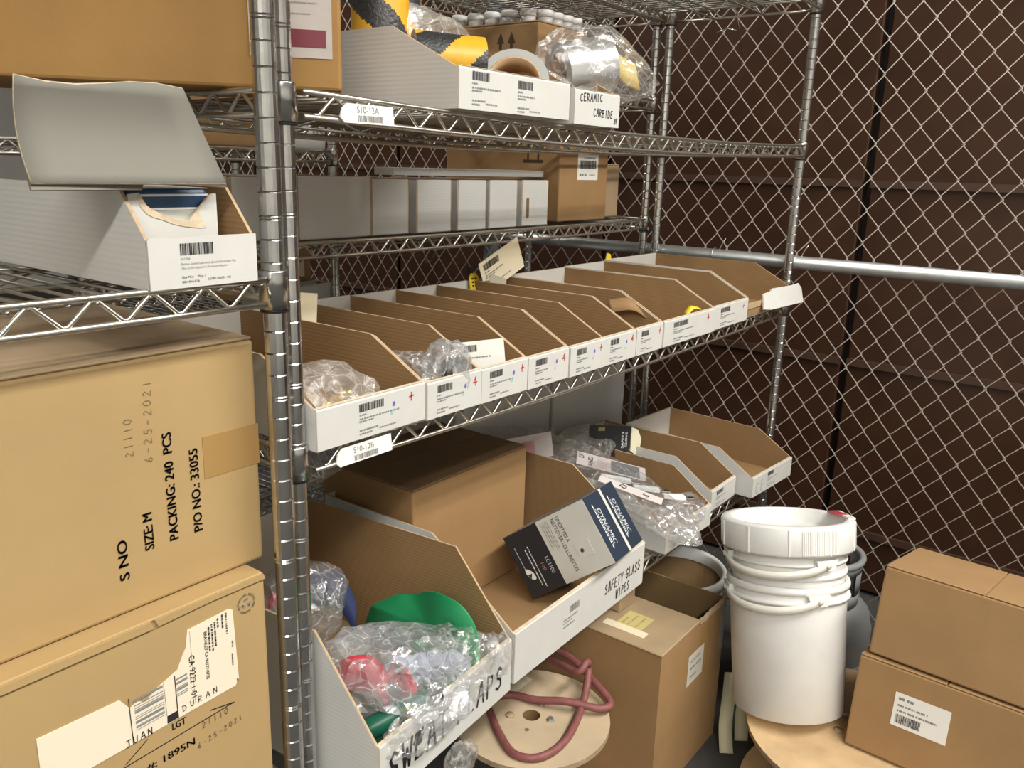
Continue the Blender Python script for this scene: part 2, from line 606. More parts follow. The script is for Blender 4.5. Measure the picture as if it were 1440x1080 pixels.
def post_mesh(top):
    r = .0127
    prof = [(0.0005, FZ + .012), (.010, FZ + .012), (.010, FZ + .022), (r, FZ + .024)]
    k = int((G0 - FZ - .04) / IN)
    while True:
        z = G0 - k * IN
        if z > top - .01:
            break
        grooves = (0, -.0036) if k % 8 == 0 else (0,)
        for g in sorted(grooves):
            zz = z + g
            prof += [(r, zz - .0015), (r - .0013, zz + .0006), (r, zz + .0009)]
        k -= 1
    prof += [(r, top), (r - .002, top + .004), (.0005, top + .005)]
    return MB().lathe(prof, 20, smooth=False)


def foot(mb, x, y):
    return mb


def truss(mb, p, q, zf, h=.027, pitch=.057, r=.0035, rz=.0024, inset=.02, phase=0.0):
    """two rods with a zigzag wire between, from p to q (xy), zf(t) = height of the upper rod"""
    p, q = Vector((*p, 0)), Vector((*q, 0))
    L = (q - p).length
    N = 14 if L > .8 else 4

    def at(t, dz):
        w = p.lerp(q, t)
        return (w.x, w.y, zf(t) + dz)
    t0, t1 = inset / L, 1 - inset / L
    mb.tube([at(t0 + (t1 - t0) * i / N, 0) for i in range(N + 1)], r, 8)
    mb.tube([at(t0 + (t1 - t0) * i / N, -h) for i in range(N + 1)], r, 8)
    n = max(2, int(round((L - 2 * inset - .03) / (pitch / 2))))
    path = []
    for i in range(n + 1):
        t = (inset + .018 + (L - 2 * inset - .036) * i / n) / L
        e = .10 * (t1 - t0) / n
        dz = -rz * 1.2 if i % 2 else -h + rz * 1.2
        path.append(at(max(t0, t - e), dz))
        path.append(at(min(t1, t + e), dz))
    mb.tube(path, rz, 6)


def make_rack(name, label, x0, x1, y0, y1, shelves, top, group=None, labels=None):
    t = thing(name, label, 'shelving rack', (x0, y0, FZ), group=group)
    T = Matrix.Translation((-x0, -y0, -FZ))
    pm = post_mesh(top)
    pmesh = None
    for (px, py) in ((x0, y0), (x1, y0), (x0, y1), (x1, y1)):
        if pmesh is None:
            o = pm.build('post', CHROME, t, (px - x0, py - y0, -FZ))
            pmesh = o.data
        else:
            o = bpy.data.objects.new('post', pmesh)
            COL.objects.link(o)
            o.parent = t
            o.location = (px - x0, py - y0, -FZ)
        f = MB().lathe([(.0005, 0), (.013, 0), (.0145, .004), (.013, .012), (.006, .014), (.006, .03), (.0005, .03)], 16)
        f.build('foot', BLACKP, o, (0, 0, FZ))
    L, D = x1 - x0, y1 - y0
    e = .0127
    for si, (z, sag) in enumerate(shelves):
        def zf(t, z=z, sag=sag):
            return z + .0135 - sag * 4 * t * (1 - t)
        deck = MB()
        n = int((L - .05) / .0254)
        for i in range(n + 1):
            tt = (.025 + (L - .05) * i / n) / L
            zz = zf(tt) - .0052
            x = x0 + L * tt
            deck.tube([(x, y0 - e - .002, zz), (x, y1 + e + .002, zz)], .0019, 5, T=T, caps=True)
        for yy in (y0 + D * .33, y0 + D * .67):
            pth = [(x0 + L * i / 14, yy, zf(i / 14) - .0095) for i in range(15)]
            deck.tube(pth, .0024, 6, T=T)
            pth = [(x0 + L * i / 14, yy, zf(i / 14) - .030) for i in range(15)]
            deck.tube(pth, .0024, 6, T=T)
            m = int(L / .056)
            deck.tube([(x0 + .02 + (L - .04) * i / m, yy, zf(i / m) - (.011 if i % 2 else .0285)) for i in range(m + 1)], .0018, 5, T=T)
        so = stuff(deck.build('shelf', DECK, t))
        for (a, b, nm, sg) in (((x0, y0 - e), (x1, y0 - e), 'front_edge', 1), ((x0, y1 + e), (x1, y1 + e), 'back_edge', 1),
                               ((x0 - e * .4, y0), (x0 - e * .4, y1), 'side_edge', 0), ((x1 + e * .4, y0), (x1 + e * .4, y1), 'side_edge', 0)):
            mb = MB()
            truss(mb, a, b, zf if sg else (lambda q, z=z: z + .0135))
            mb.v = [T @ v for v in mb.v]
            mb.build(nm, WIRE, so)
        for (px, py) in ((x0, y0), (x1, y0), (x0, y1), (x1, y1)):
            c = MB().lathe([(.0131, -.021), (.0175, -.021), (.0158, .020), (.0150, .022), (.0131, .022)], 24)
            co = c.build('collar', CHROME, so, (px - x0, py - y0, z - FZ))
            s = MB().lathe([(.0129, -.025), (.0158, -.025), (.0158, -.021), (.0129, -.021)], 24)
            so2 = s.build('sleeve', BLACKP, so, (px - x0, py - y0, z - FZ))
    return t


XL = 1.727
YD = .421
make_rack('wire_shelving_rack', 'main chrome wire rack holding the rows of open bins, in front of the fence', 0, XL, 0, YD,
          [(.369, 0), (0, .014), (-.428, .010), (-.925, .006)], .385)
make_rack('wire_shelving_rack', 'left chrome wire rack with the near post, torn bin and tan cartons', -1.798, -.0478, -.034, .386,
          [(-.203, 0), (-.96, 0)], .385)
make_rack('wire_shelving_rack', 'rear chrome wire rack back to back with the main rack, holding white boxes', -.02, 1.722, .462, .90,
          [(.369, 0), (.125, 0), (-.222, .006), (-.925, 0)], .385)
make_rack('wire_shelving_rack', 'farthest dark wire rack seen through the gap beside the near posts', -.85, .960, 1.02, 1.46,
          [(-.052, 0), (-.47, 0), (-1.0, 0)], .2)

# shelf edge tickets
for (nm, txt, x, z, lab) in (('A', 'S10-12A', .0655, -.0182, 'white shelf ticket printed S10-12A on the upper shelf edge'),
                             ('B', 'S10-12B', .0460, -.4445, 'white shelf ticket printed S10-12B on the middle shelf edge')):
    w, h = (.0875, .0225) if nm == 'A' else (.099, .0232)
    tk = thing('shelf_ticket', lab, 'ticket', (x, -.0225, z), (math.radians(-6), 0, 0), 'shelf edge tickets')
    poly = [(.006, 0), (w, 0), (w, h), (.012, h), (.004, h - .006), (0, .006)]
    MB().prism(poly, 'y', -.0012, .0012).build('holder', LABEL, tk)
    F = frame((w * .30, -.0012, h * .55), (1, 0, 0), (0, 0, 1))
    print_text(txt, F, .0078, GINK, tk, width=.036)
    barcode(frame((w * .31, -.0012, h * .10), (1, 0, 0), (0, 0, 1)), .042, .0075, tk, 5, GINK)


# ------------------------------------------------------------------ open bins of corrugated board
def open_bin(label, x0, y0, z0, w, d, hs, hf, yp, rot=0.0, group=None, seed=1, front=True, printed=None, marks=True, name='bin_box'):
    t = thing(name, label, 'bin', (x0, y0, z0), (0, 0, rot), group)
    k = .0035
    for s in (0, 1):
        a, b = (0, k) if s == 0 else (w - k, w)
        prof = [(.002, 0), (d - .001, 0), (d - .001, hs), (yp, hs), (.004, hf - .001), (.002, hf - .004)]
        MB().prism(prof, 'x', a, b, (0, 1, 2) if s == 0 else (1, 0, 2)).build('side_panel', [WGREY, KRAFT, KEDGE], t)
    MB().box((k, d - k * 1.6, .002), (w - k, d, hs + .001), [2, 2, 1, 0, 0, 0]).build('back_panel', [WGREY, WHITE, KEDGE], t)
    MB().box((k, k, 0), (w - k, d - k, k), [0, 1, 0, 0, 0, 0]).build('bottom_panel', [WHITE, KRAFT], t)
    if front:
        fp = MB()
        fp.prism([(0, 0), (.008, 0), (.008, hf - .001), (.0065, hf + .001), (.002, hf + .001), (0, hf - .002)], 'x', .0008, w - .0008, 0)
        # cream worn rim on top
        fp.box((.004, .0005, hf + .0009), (w - .004, .0072, hf + .0016), 1)
        bevel(fp.build('front_panel', [WHITE, CREAM], t), .0012, 2)
        if printed:
            px, pw = printed
            shelf_print(frame((px, 0, hf * .10), (1, 0, 0), (0, 0, 1)), pw, hf * .8, t, seed)
    return t


G_B = 'open white bins on the middle shelf'
zB = -.428 + .0135 + .004 - .0035
ordn = ['leftmost white front bin on middle shelf with bagged brass parts', 'second bin from the near post, holding a bag of black fittings',
        'third bin from the near post, with a loose barcode card standing in it', 'fourth middle-shelf bin from the near post, empty, green smudge on front',
        'fifth middle-shelf bin from the near post, yellow tag clipped at its back', 'sixth middle-shelf bin from the near post, dented notch on its right wall',
        'seventh middle-shelf bin from the near post, narrow, cardboard scrap over its wall', 'wide eighth middle-shelf bin with a yellow scrap inside its front',
        'ninth middle-shelf bin, next to the last one with the torn front', 'last middle-shelf bin at far end, its white front torn loose and drooping']
xb = [.016, .2145, .3385, .4605, .5835, .703, .8255, .939, 1.196, 1.397, 1.700]
for i in range(10):
    w = xb[i + 1] - xb[i] - .0016
    z_s = zB - .010 * 4 * ((xb[i] + w / 2) / XL) * (1 - (xb[i] + w / 2) / XL) + .001
    pr = (w * .36, min(.085, w * .45)) if i == 0 else (w * .17, w * .52)
    t = open_bin(ordn[i], xb[i], -.0225 - (.002 if i % 3 == 1 else 0), z_s, w, .428, .109, .0545, .108, 0, G_B, 11 + i * 3, i != 9, pr)
    if i < 9:
        mk = MB()
        F = frame((w * .83, 0, .033), (1, 0, 0), (0, 0, 1))
        hand('4' if i % 2 else '+', F, .013, REDINK, t, .7, .2, .14, 'ink_mark', seed=i)
        if i < 6:
            T = frame((w * .68, 0, .036), (1, 0, 0), (0, 0, 1))
            mk.add([(.0025 * math.cos(q * .9), .0038 * math.sin(q * .9), .0005) for q in range(7)], [tuple(range(7))], 0, T=T)
            mk.add([(-.004 + .002 * math.cos(q * .9), -.012 + .003 * math.sin(q * .9), .0005) for q in range(7)], [tuple(range(7))], 1, T=T)
            mk.build('ink_mark', [BLUEINK, GRNINK], t)
    else:
        # front panel torn off at the left and hanging outwards
        fl = MB()
        T = Matrix.Translation((w * .25, -.016, .012)) @ Matrix.Rotation(math.radians(-3), 4, 'Z') @ Matrix.Rotation(math.radians(-28), 4, 'X') @ Matrix.Rotation(math.radians(2), 4, 'Y') @ Matrix.Diagonal((1.3, 1, 1, 1))
        fl.prism([(0, .004), (.02, .045), (.06, .050), (.065, .056), (.16, .058), (.205, .062), (.212, .046), (.195, .006), (.03, 0)], 'y', 0, .004, (0, 0, 1), T=T)
        fl.build('torn_front_panel', [WHITE, CREAM], t)
        fr = MB()
        fr.box((.004, .001, .0036), (w * .36, .0045, .018), 1)
        fr.box((.004, .0015, .021), (w * .34, .0045, .036), 0)
        fr.build('front_flap', [KEDGE, KRAFT], t)

G_A = 'open white bins on the upper shelf'
zA = 0.0135 + .0035
b1 = open_bin('wide white bin of hazard tape with two barcode labels on its front', .268, -.03, zA - .006, .270, .43, .112, .0545, .125, 0, G_A, 5, True, None)
for px, sd, zz in ((.028, 21, .006), (.132, 23, .003)):
    shelf_print(frame((px, 0, zz), (1, 0, 0), (0, 0, 1)), .072, .046, b1, sd)
b2 = open_bin('narrow white bin marked CERAMIC CARBIDE at the end of upper shelf', .549, -.032, zA - .0105, .142, .43, .112, .0535, .125, 0, G_A, 7, True, None)
hand('CERAMIC', frame((.016, 0, .036), (1, 0, .05), (0, 0, 1)), .012, INK, b2, .62, .22, .13)
hand('CARBIDE', frame((.058, 0, .0155), (1, 0, -.02), (0, 0, 1)), .012, INK, b2, .55, .2, .13)
hand('VP', frame((.126, 0, .006), (1, 0, 0), (0, 0, 1)), .009, INK, b2, .4, .2, .14)

G_C = 'open white bins on the lowest shelf'
zC = -.925 + .0135 + .004
sw = open_bin('large front-left bin hand-marked SWEAT FLAPS, full of bagged bands', .0335, -.108, zC, .325, .47, .228, .094, .115, math.radians(4.5), G_C, 3, True, None)
F = frame((.018, 0, .028), (1, 0, -.02), (0, 0, 1))
hand('SWEAT', F, .042, INK, sw, .50, .16, .12)
hand('FLAPS', frame((.175, 0, .026), (1, 0, -.02), (0, 0, 1)), .038, INK, sw, .48, .20, .12, seed=4)
barcode(frame((.125, 0, .070), (1, 0, 0), (0, 0, 1)), .018, .012, sw, 4, GINK)
gl = open_bin('very wide lowest-shelf bin marked SAFETY GLASS WIPES, holding a big box',   .372, -.078, zC, .462, .46, .222, .094, .185, math.radians(1.0), G_C, 3, True, None)
hand('SAFETY GLASS', frame((.30, 0, .040), (1, 0, 0), (0, 0, 1)), .021, INK, gl, .42, .18, .13)
hand('WIPES', frame((.345, 0, .012), (1, 0, 0), (0, 0, 1)), .019, INK, gl, .42, .2, .13, seed=5)
barcode(frame((.17, 0, .058), (1, 0, 0), (0, 0, 1)), .036, .014, gl, 8, GINK)
fine_lines(frame((.15, 0, .03), (1, 0, 0), (0, 0, 1)), [(0, .018, .05, .003), (0, .012, .03, .003), (0, .004, .04, .003)], gl, GINK, 4)
c3 = open_bin('lowest-shelf bin right of the wipes box, covered by a long clear bag', .985, -.045, zC, .226, .42, .128, .0545, .11, math.radians(-2), G_C, 9, True, (.03, .08))
c4 = open_bin('narrow empty lowest-shelf bin beside the far slanted bin', 1.286, -.02, zC, .154, .42, .125, .0545, .11, 0, G_C, 12, True, (.03, .08))
c5 = open_bin('empty far-right lowest-shelf bin jutting out past the shelf edge', 1.446, -.066, zC, .250, .412, .118, .0555, .108, math.radians(-4), G_C, 15, True, None)
F = frame((.02, 0, .008), (1, 0, 0), (0, 0, 1))
shelf_print(frame((.09, 0, .008), (1, 0, 0), (0, 0, 1)), .07, .044, c5, 17)
hand('C E', F, .03, GINK, c5, .5, .1, .05)


# ------------------------------------------------------------------ cartons
def carton(name, label, loc, dims, rotz=0.0, m=CARTON, group=None, tilt=(0, 0), flaps=True, tape=None, cat='box', top=None):
    """closed carton; local x = width, y = depth, z = up; origin at its front left bottom corner"""
    t = thing(name, label, cat, loc, (tilt[0], tilt[1], rotz), group)
    w, d, h = dims
    k = .004
    o = MB().box((0, 0, 0), (w, d, h - k if flaps else h)).build('body', m, t)
    bevel(o, .004, 2)
    if flaps:
        g = .0012
        a = MB().box((.001, .001, h - k + .0002), (w - .001, d / 2 - g, h)).build('flap', top or m, t)
        b = MB().box((.001, d / 2 + g, h - k + .0002), (w - .001, d - .001, h)).build('flap', top or m, t)
        bevel(a, .0015, 1)
        bevel(b, .0015, 1)
    if tape:
        MB().box((-.0006, d / 2 - .025, h), (w + .0006, d / 2 + .025, h + .0006)).build('tape', TAPE, t)
    return t


UP = (0, 0, 1)
# upper tan carton on the left, lettered sideways
x0, zb = -.62, -.5385
lc = carton('carton', 'upper tan carton on the left printed SIZE: M PACKING: 240 PCS', (x0, 0, zb), (.566, .36, .278), m=CARTON, group='tan cartons in the left rack', top=CARTOND)


def vtext(txt, xr, z0, z1, cap, material=INK, nm='lettering', par=lc, y=0.0, bold=.055, ox=x0, oz=zb):
    return print_text(txt, frame((xr - ox, -.0003 + y, z0 - oz), (0, 0, 1), (-1, 0, 0)), cap, material, par, width=(z1 - z0), bold=bold, name=nm)


vtext('SIZE: M', -.1935, -.4755, -.4335, .0105)
vtext('PACKING: 240  PCS', -.1645, -.4745, -.3505, .0105)
vtext('P/O NO.: 33055', -.1345, -.4745, -.3765, .0105)
vtext('S NO', -.2235, -.500, -.455, .0105)
hand('6-25-2021', frame((-.1875 - x0, -.0003, -.3775 - zb), (0.06, 0, 1), (-1, 0, 0.06)), .0088, PENCIL, lc, .75, .42, .07)
hand('21110', frame((-.2075 - x0, -.0003, -.366 - zb), (0.02, 0, 1), (-1, 0, 0)), .0088, PENCIL, lc, .7, .3, .07)
MB().box((-.1275 - x0, -.0006, -.4145 - zb), (.566 + .0006, .0, -.365 - zb)).build('tape', TAPE, lc)

# lower tan carton with the torn shipping label
x1, z1 = -.66, -.9415
lo = carton('carton', 'lower tan carton on the left with torn shipping label marked DURAN', (x1, -.03, z1), (.584, .38, .402), m=CARTON, group='tan cartons in the left rack')


def P(x, z):
    return (x - x1, z - z1)


fl = MB()
fl.prism([P(-.64, -.5405), P(-.222, -.5405), P(-.219, -.549), P(-.64, -.549)], 'y', -.0035, -.0004)
fl.build('top_flap', CARTON, lo)
fl = MB()
fl.prism([P(-.217, -.5405), P(-.079, -.5405), P(-.077, -.547), P(-.15, -.5465), P(-.214, -.549)], 'y', -.003, -.0004)
fl.build('top_flap', CARTON, lo)
lb = MB()
lb.prism([P(-.345, -.612), P(-.262, -.614), P(-.252, -.629), P(-.243, -.626), P(-.234, -.631), P(-.222, -.622), P(-.205, -.6155), P(-.196, -.612),
          P(-.190, -.600), P(-.184, -.590), P(-.1805, -.5695), P(-.1275, -.5665), P(-.1225, -.5695), P(-.1195, -.661), P(-.1245, -.6685), P(-.345, -.676)][::-1], 'y', -.0012, -.0003)
lb.build('shipping_label', mat('label_warm', (0.78, 0.70, 0.55), 0.5), lo)
yl = -.0012


def lv(txt, x, z0, z1_, cap, m=INK, bold=0.0):
    """label text running downwards"""
    return print_text(txt, frame((x - x1, yl, z0 - z1), (0, 0, -1), (1, 0, 0)), cap, m, lo, width=abs(z1_ - z0), bold=bold)


lv('CA 9222 1-01', -.1815, -.6015, -.6545, .0068, INK, .01)
lv('BRAWLEY CA 92227-9720', -.1615, -.5805, -.6405, .0038, INK, .03)
for k, (xx, a, b) in enumerate(((-.156, -.577, -.607), (-.152, -.575, -.609), (-.148, -.574, -.605), (-.144, -.571, -.583), (-.138, -.569, -.588), (-.133, -.569, -.596), (-.1265, -.608, -.616), (-.1275, -.624, -.640), (-.1225, -.660, -.6645))):
    fine_lines(frame((xx - x1, yl, a - z1), (0, 0, -1), (1, 0, 0)), [(0, 0, abs(a - b), .0020 if k < 7 else .0016)], lo, INK, k + 2)
bars = MB()
for (zz, hh) in ((-.6235, .0030), (-.6285, .0012), (-.6315, .0008), (-.6345, .0014), (-.6375, .0026), (-.6420, .0008), (-.6445, .0010), (-.6475, .0008), (-.6500, .0028), (-.6535, .0010), (-.6555, .0016), (-.6580, .0008)):
    bars.add([(-.2475 - x1, yl - .0004, zz - z1 - .001), (-.2145 - x1, yl - .0004, zz - z1), (-.2145 - x1, yl - .0004, zz - z1 + hh), (-.2475 - x1, yl - .0004, zz - z1 + hh - .001)], [(0, 1, 2, 3)])
bars.build('barcode', GINK, lo)
bars = MB()
for (zz, hh) in ((-.6225, .002), (-.628, .003), (-.633, .0012), (-.6365, .003), (-.6405, .0012), (-.6430, .0012)):
    bars.add([(-.1985 - x1, yl - .0004, zz - z1 - .001), (-.1850 - x1, yl - .0004, zz - z1), (-.1850 - x1, yl - .0004, zz - z1 + hh), (-.1985 - x1, yl - .0004, zz - z1 + hh - .001)], [(0, 1, 2, 3)])
bars.build('barcode', GINK, lo)
rl = MB()
for (a, b, w) in (((-.2535, -.617), (-.2525, -.6735), .0010), ((-.2005, -.6165), (-.2000, -.661), .0011), ((-.2135, -.619), (-.2125, -.6605), .0004), ((-.1785, -.572), (-.1775, -.664), .0003)):
    rl.add([(a[0] - x1, yl - .0004, a[1] - z1), (b[0] - x1, yl - .0004, b[1] - z1), (b[0] - x1 + w, yl - .0004, b[1] - z1), (a[0] - x1 + w, yl - .0004, a[1] - z1)], [(0, 1, 2, 3)])
rl.add([(-.2125 - x1, yl - .0004, -.6705 - z1), (-.1985 - x1, yl - .0004, -.6700 - z1), (-.1990 - x1, yl - .0004, -.6605 - z1), (-.2122 - x1, yl - .0004, -.6610 - z1)], [(0, 1, 2, 3)])
rl.build('label_rule', INK, lo)
hand('JUAN', frame((-.2600 - x1, yl, -.6735 - z1), (1, 0, .02), (0, 0, 1)), .0085, INK, lo, .62, .35, .12, slope=.02)
hand('DURAN', frame((-.1935 - x1, yl, -.6655 - z1), (1, 0, .05), (-.1, 0, 1)), .0072, INK, lo, .72, .65, .11)
print_text('LGT', frame((-.2075 - x1, -.0003, -.6825 - z1), (1, 0, 0), UP), .0085, INK, lo, width=.0165, bold=.03)
print_text('E #: 1895N', frame((-.2515 - x1, -.0003, -.7165 - z1), (1, 0, .02), (0, 0, 1)), .0085, INK, lo, width=.069, bold=.03)
hand('21110', frame((-.1705 - x1, -.0003, -.7010 - z1), (1, 0, .05), (.1, 0, 1)), .0078, PENCIL, lo, .6, .35, .12)
hand('6-25-2021', frame((-.1775 - x1, -.0003, -.7240 - z1), (1, 0, .1), (0, 0, 1)), .0070, PENCIL, lo, .55, .45, .12)
ln = MB()
F0 = frame((0 - x1, -.0003, 0 - z1), (1, 0, 0), UP)
for a, b in (((-.1585, -.6835), (-.1275, -.6895)), ((-.1275, -.6895), (-.2700, -.6960)), ((-.262, -.6930), (-.236, -.6765))):
    a, b = Vector((*a, .0005)), Vector((*b, .0005))
    d = (b - a).normalized()
    n = Vector((-d.y, d.x, 0)) * .0006
    ln.add([a - n, b - n, b + n, a + n], [(0, 1, 2, 3)], 0, T=F0)
ln.build('printed_line', INK, lo)
# round recycling mark: ring of letters round three arrows
cx, cz, rr = -.1035, -.5695, .0098
txt = 'ALTPAPIER-RECYCLING-FORMAT-'
for i, ch in enumerate(txt):
    a = math.radians(200 - 360 * i / len(txt))
    if ch == '-':
        ch = '.'
    T = frame((cx + rr * math.cos(a) - x1, -.0003, cz + rr * math.sin(a) - z1), (math.sin(a), 0, -math.cos(a)), (math.cos(a), 0, math.sin(a)))
    print_text(ch, T, .0027, GINK, lo, align='CENTER', bold=.05, name='ring_letter')
ar = MB()
for i in range(3):
    a = math.radians(90 + 120 * i)
    T = Matrix.Translation((cx - x1, -.0008, cz - z1)) @ Matrix.Rotation(math.radians(90), 4, 'X') @ Matrix.Rotation(a, 4, 'Z')
    for pts in ([(.0062, -.0016), (.0030, .0022), (.0020, .0012), (.0050, -.0022)], [(.0062, .0014), (.0064, -.0026), (.0030, -.0022)], [(.0040, .0030), (.0060, .0022), (.0050, .0008), (.0036, .0014)]):
        ar.add([(x, y, 0) for x, y in pts], [tuple(range(len(pts)))], 0, T=T)
ar.build('recycling_mark', GINK, lo)

# golden carton on the upper shelf, turned
Lg, rg = .46, math.atan2(-.66, .751)
gc = carton('carton', 'large golden brown carton at top left with a document pouch', (.092 - .751 * Lg, .003 + .66 * Lg, .0185), (Lg, .20, .318), rg, CARTONG)
MB().box((Lg - .105, -.0010, .036), (Lg - .0105, -.0002, .175)).build('document_pouch', POUCHM, gc)
MB().box((Lg - .100, -.0016, .048), (Lg - .0175, -.0011, .0675)).build('pouch_print', MAROON, gc)
fine_lines(frame((Lg - .08, -.0011, .08), (1, 0, 0), UP), [(.005, .004, .04, .0012), (.004, .016, .05, .0012), (.004, .028, .05, .0012)], gc, GINK, 3)

# torn white bin with blue box on the left rack
zt = -.203 + .0135 + .0015
tb = thing('torn_bin_box', 'white stock bin with ragged torn front and raised grey flap, left rack', 'bin', (-.2035, -.053, zt))
w = .1215
MB().prism([(0, 0), (w, 0), (w, .0495), (.0015, .0495), (0, .047)], 'y', 0, .003).build('front_panel', WHITE, tb)
MB().prism([(.002, 0), (.36, 0), (.36, .095), (.045, .095), (.004, .048)], 'x', w - .0035, w, (1, 0, 2)).build('side_panel', [WGREY, KRAFT, KEDGE], tb)
MB().prism([(.002, 0), (.36, 0), (.36, .095), (.045, .095), (.004, .048)], 'x', 0, .0035, (0, 1, 2)).build('side_panel', [WGREY, KRAFT, KEDGE], tb)
MB().box((.0036, .003, 0), (w - .0036, .36, .003)).build('bottom_panel', KRAFT, tb)
ib = MB()
# inner carton: front with the ragged opening
edge = [(.0, .088), (.010, .0895), (.013, .083), (.0165, .077), (.0215, .073), (.029, .069), (.036, .0655), (.044, .063), (.052, .0605), (.056, .062), (.060, .066), (.0645, .070), (.069, .076), (.073, .081), (.078, .0865), (.082, .088)]
edge = [(.004 + x * 1.12, z + .001) for x, z in edge]
ib.prism([(.004, .030)] + edge + [(.100, .089), (.100, .030)], 'y', .035, .0375, (0, 1, 1))
ib.build('inner_front', [WHITE, TORN], tb)
ie = MB()
outer = [(.0, .088), (.008, .084), (.011, .075), (.016, .069), (.021, .066), (.030, .063), (.040, .0585), (.052, .0555), (.066, .0535), (.073, .0535), (.069, .062), (.066, .069), (.070, .0755), (.0765, .083), (.082, .088)]
outer = [(.004 + x * 1.12, z + .001) for x, z in outer]
ie.prism(edge[1:] + outer[::-1][:-1], 'y', .0342, .0349)
ie.build('torn_edge', TORN, tb)
MB().box((.0975, .0376, .004), (.100, .30, .089)).build('inner_side', WHITE, tb)
fp = MB()
N = 10
grid = []
for i in range(N + 1):
    t = i / N
    zz = .100 + .088 * t
    xr = .0945 - .035 * t ** 1.9
    yy = .018 + .010 * t + .012 * math.sin(t * math.pi)
    grid.append([(-.09 + (xr + .09) * j / 6, yy - .010 * (j / 6) ** 2, zz - (.004 * math.sin(j) if i == N else 0)) for j in range(7)])
vs = [p for r in grid for p in r]
fs = [(i * 7 + j, i * 7 + j + 1, (i + 1) * 7 + j + 1, (i + 1) * 7 + j) for i in range(N) for j in range(6)]
fp.add(vs, fs, 0, True)
o = fp.build('raised_flap', [GREYFLAP, TORN], tb)
so = o.modifiers.new('thickness', 'SOLIDIFY')
so.thickness = .003
so.material_offset_rim = 1
fp = MB()
fp.add([(-.09, .02, .094), (.012, .022, .094), (.022, .030, .118), (-.09, .030, .118)], [(0, 1, 2, 3)])
o = fp.build('inner_flap', GREYFLAP, tb)
o.modifiers.new('thickness', 'SOLIDIFY').thickness = .0025
T = frame((.033, 0, .006), (1, 0, 0), UP)
barcode(T @ Matrix.Translation((0, .026, 0)), .037, .0115, tb, 9)
print_text('651784', T @ Matrix.Translation((0, .0215, 0)), .0022, GINK, tb, width=.010)
print_text('Battery Sealed Lead Acid, Quick-Disconnect Tab', T @ Matrix.Translation((0, .0165, 0)), .0022, GINK, tb, width=.062)
print_text('12v, 12 Ah Expansion Protection System', T @ Matrix.Translation((0, .0125, 0)), .0020, GINK, tb, width=.052)
print_text('Qty Min:    Max: 1', T @ Matrix.Translation((0, .0035, 0)), .0022, INK, tb, width=.026)
print_text('BIN: R10-F1A', T @ Matrix.Translation((0, -.0012, 0)), .0022, INK, tb, width=.019)
print_text('UOM: EACH  PG', T @ Matrix.Translation((.029, -.0002, 0)), .0022, INK, tb, width=.026)
bb = carton('blue_carton', 'dark blue box with white stripes inside the torn white bin', (-.1965, -.010, zt + .0035), (.088, .22, .0905), m=BLUEB, flaps=False)
for zz in (.083, .0695, .052):
    MB().box((-.0003, -.0006, zz), (.0883, -.0001, zz + (.0022 if zz > .06 else .017))).build('stripe', WINK if zz > .06 else mat('pale_print', (.55, .56, .50), .5), bb)
MB().box((-.0003, -.0003, .0906), (.0883, .2203, .0912)).build('lid_face', mat('pale_lid', (.55, .57, .58), .5), bb)

# big brown box in the safety glass bin
bx = carton('carton', 'plain brown carton standing in the wide lowest-shelf bin behind the wipes', (.372 + .014, .168, zC + .004), (.344, .245, .275), m=CARTONB, top=mat('dark_top', (.25, .155, .075), .75, noise_amt=.15, nscale=9))

# box of lens wipes, tipped over the bin lip
A_, B_, D_ = Vector((.6009, .1272, -.7836)), Vector((.6043, .0483, -.8911)), Vector((.6312, -.0391, -.671))
FW = frame(A_, B_ - A_, D_ - A_)
wp = thing('wipes_box', 'navy and grey lens wipes box marked LC1100 tipped over the bin front', 'box')
wp.matrix_world = FW
Wd, Hd, Dd = .1335, .203, .140
f_ = .085
o = MB().box((0, 0, -Dd), (Wd, Hd, 0), [0, 0, 0, 0, 0, 0]).build('body', mat('grey_brown_board', (.20, .175, .15), .6), wp)
bevel(o, .0015, 1)
MB().box((.0006, .0006, 0), (Wd - .0006, f_, .0006)).build('front_band', BLACKN, wp)
MB().box((.0006, f_, 0), (Wd - .0006, Hd - .0006, .0006)).build('front_face', GREYC, wp)
tp = MB()
tp.box((.0006, Hd, -.071), (Wd - .0006, Hd + .0006, -.0006), 0)
tp.box((.0006, Hd, -.081), (Wd - .0006, Hd + .0006, -.071), 1)
tp.box((.0006, Hd, -Dd + .0006), (Wd - .0006, Hd + .0006, -.081), 0)
tp.build('top_face', [NAVY, GREYC], wp)
I = Matrix.Identity(4)
Z6 = .0007


def wt(txt, x, y, wdt, cap, m=INK, bold=0.0, **k):
    print_text(txt, Matrix.Translation((x, y, Z6)), cap, m, wp, width=wdt, bold=bold, lift=.0004, **k)


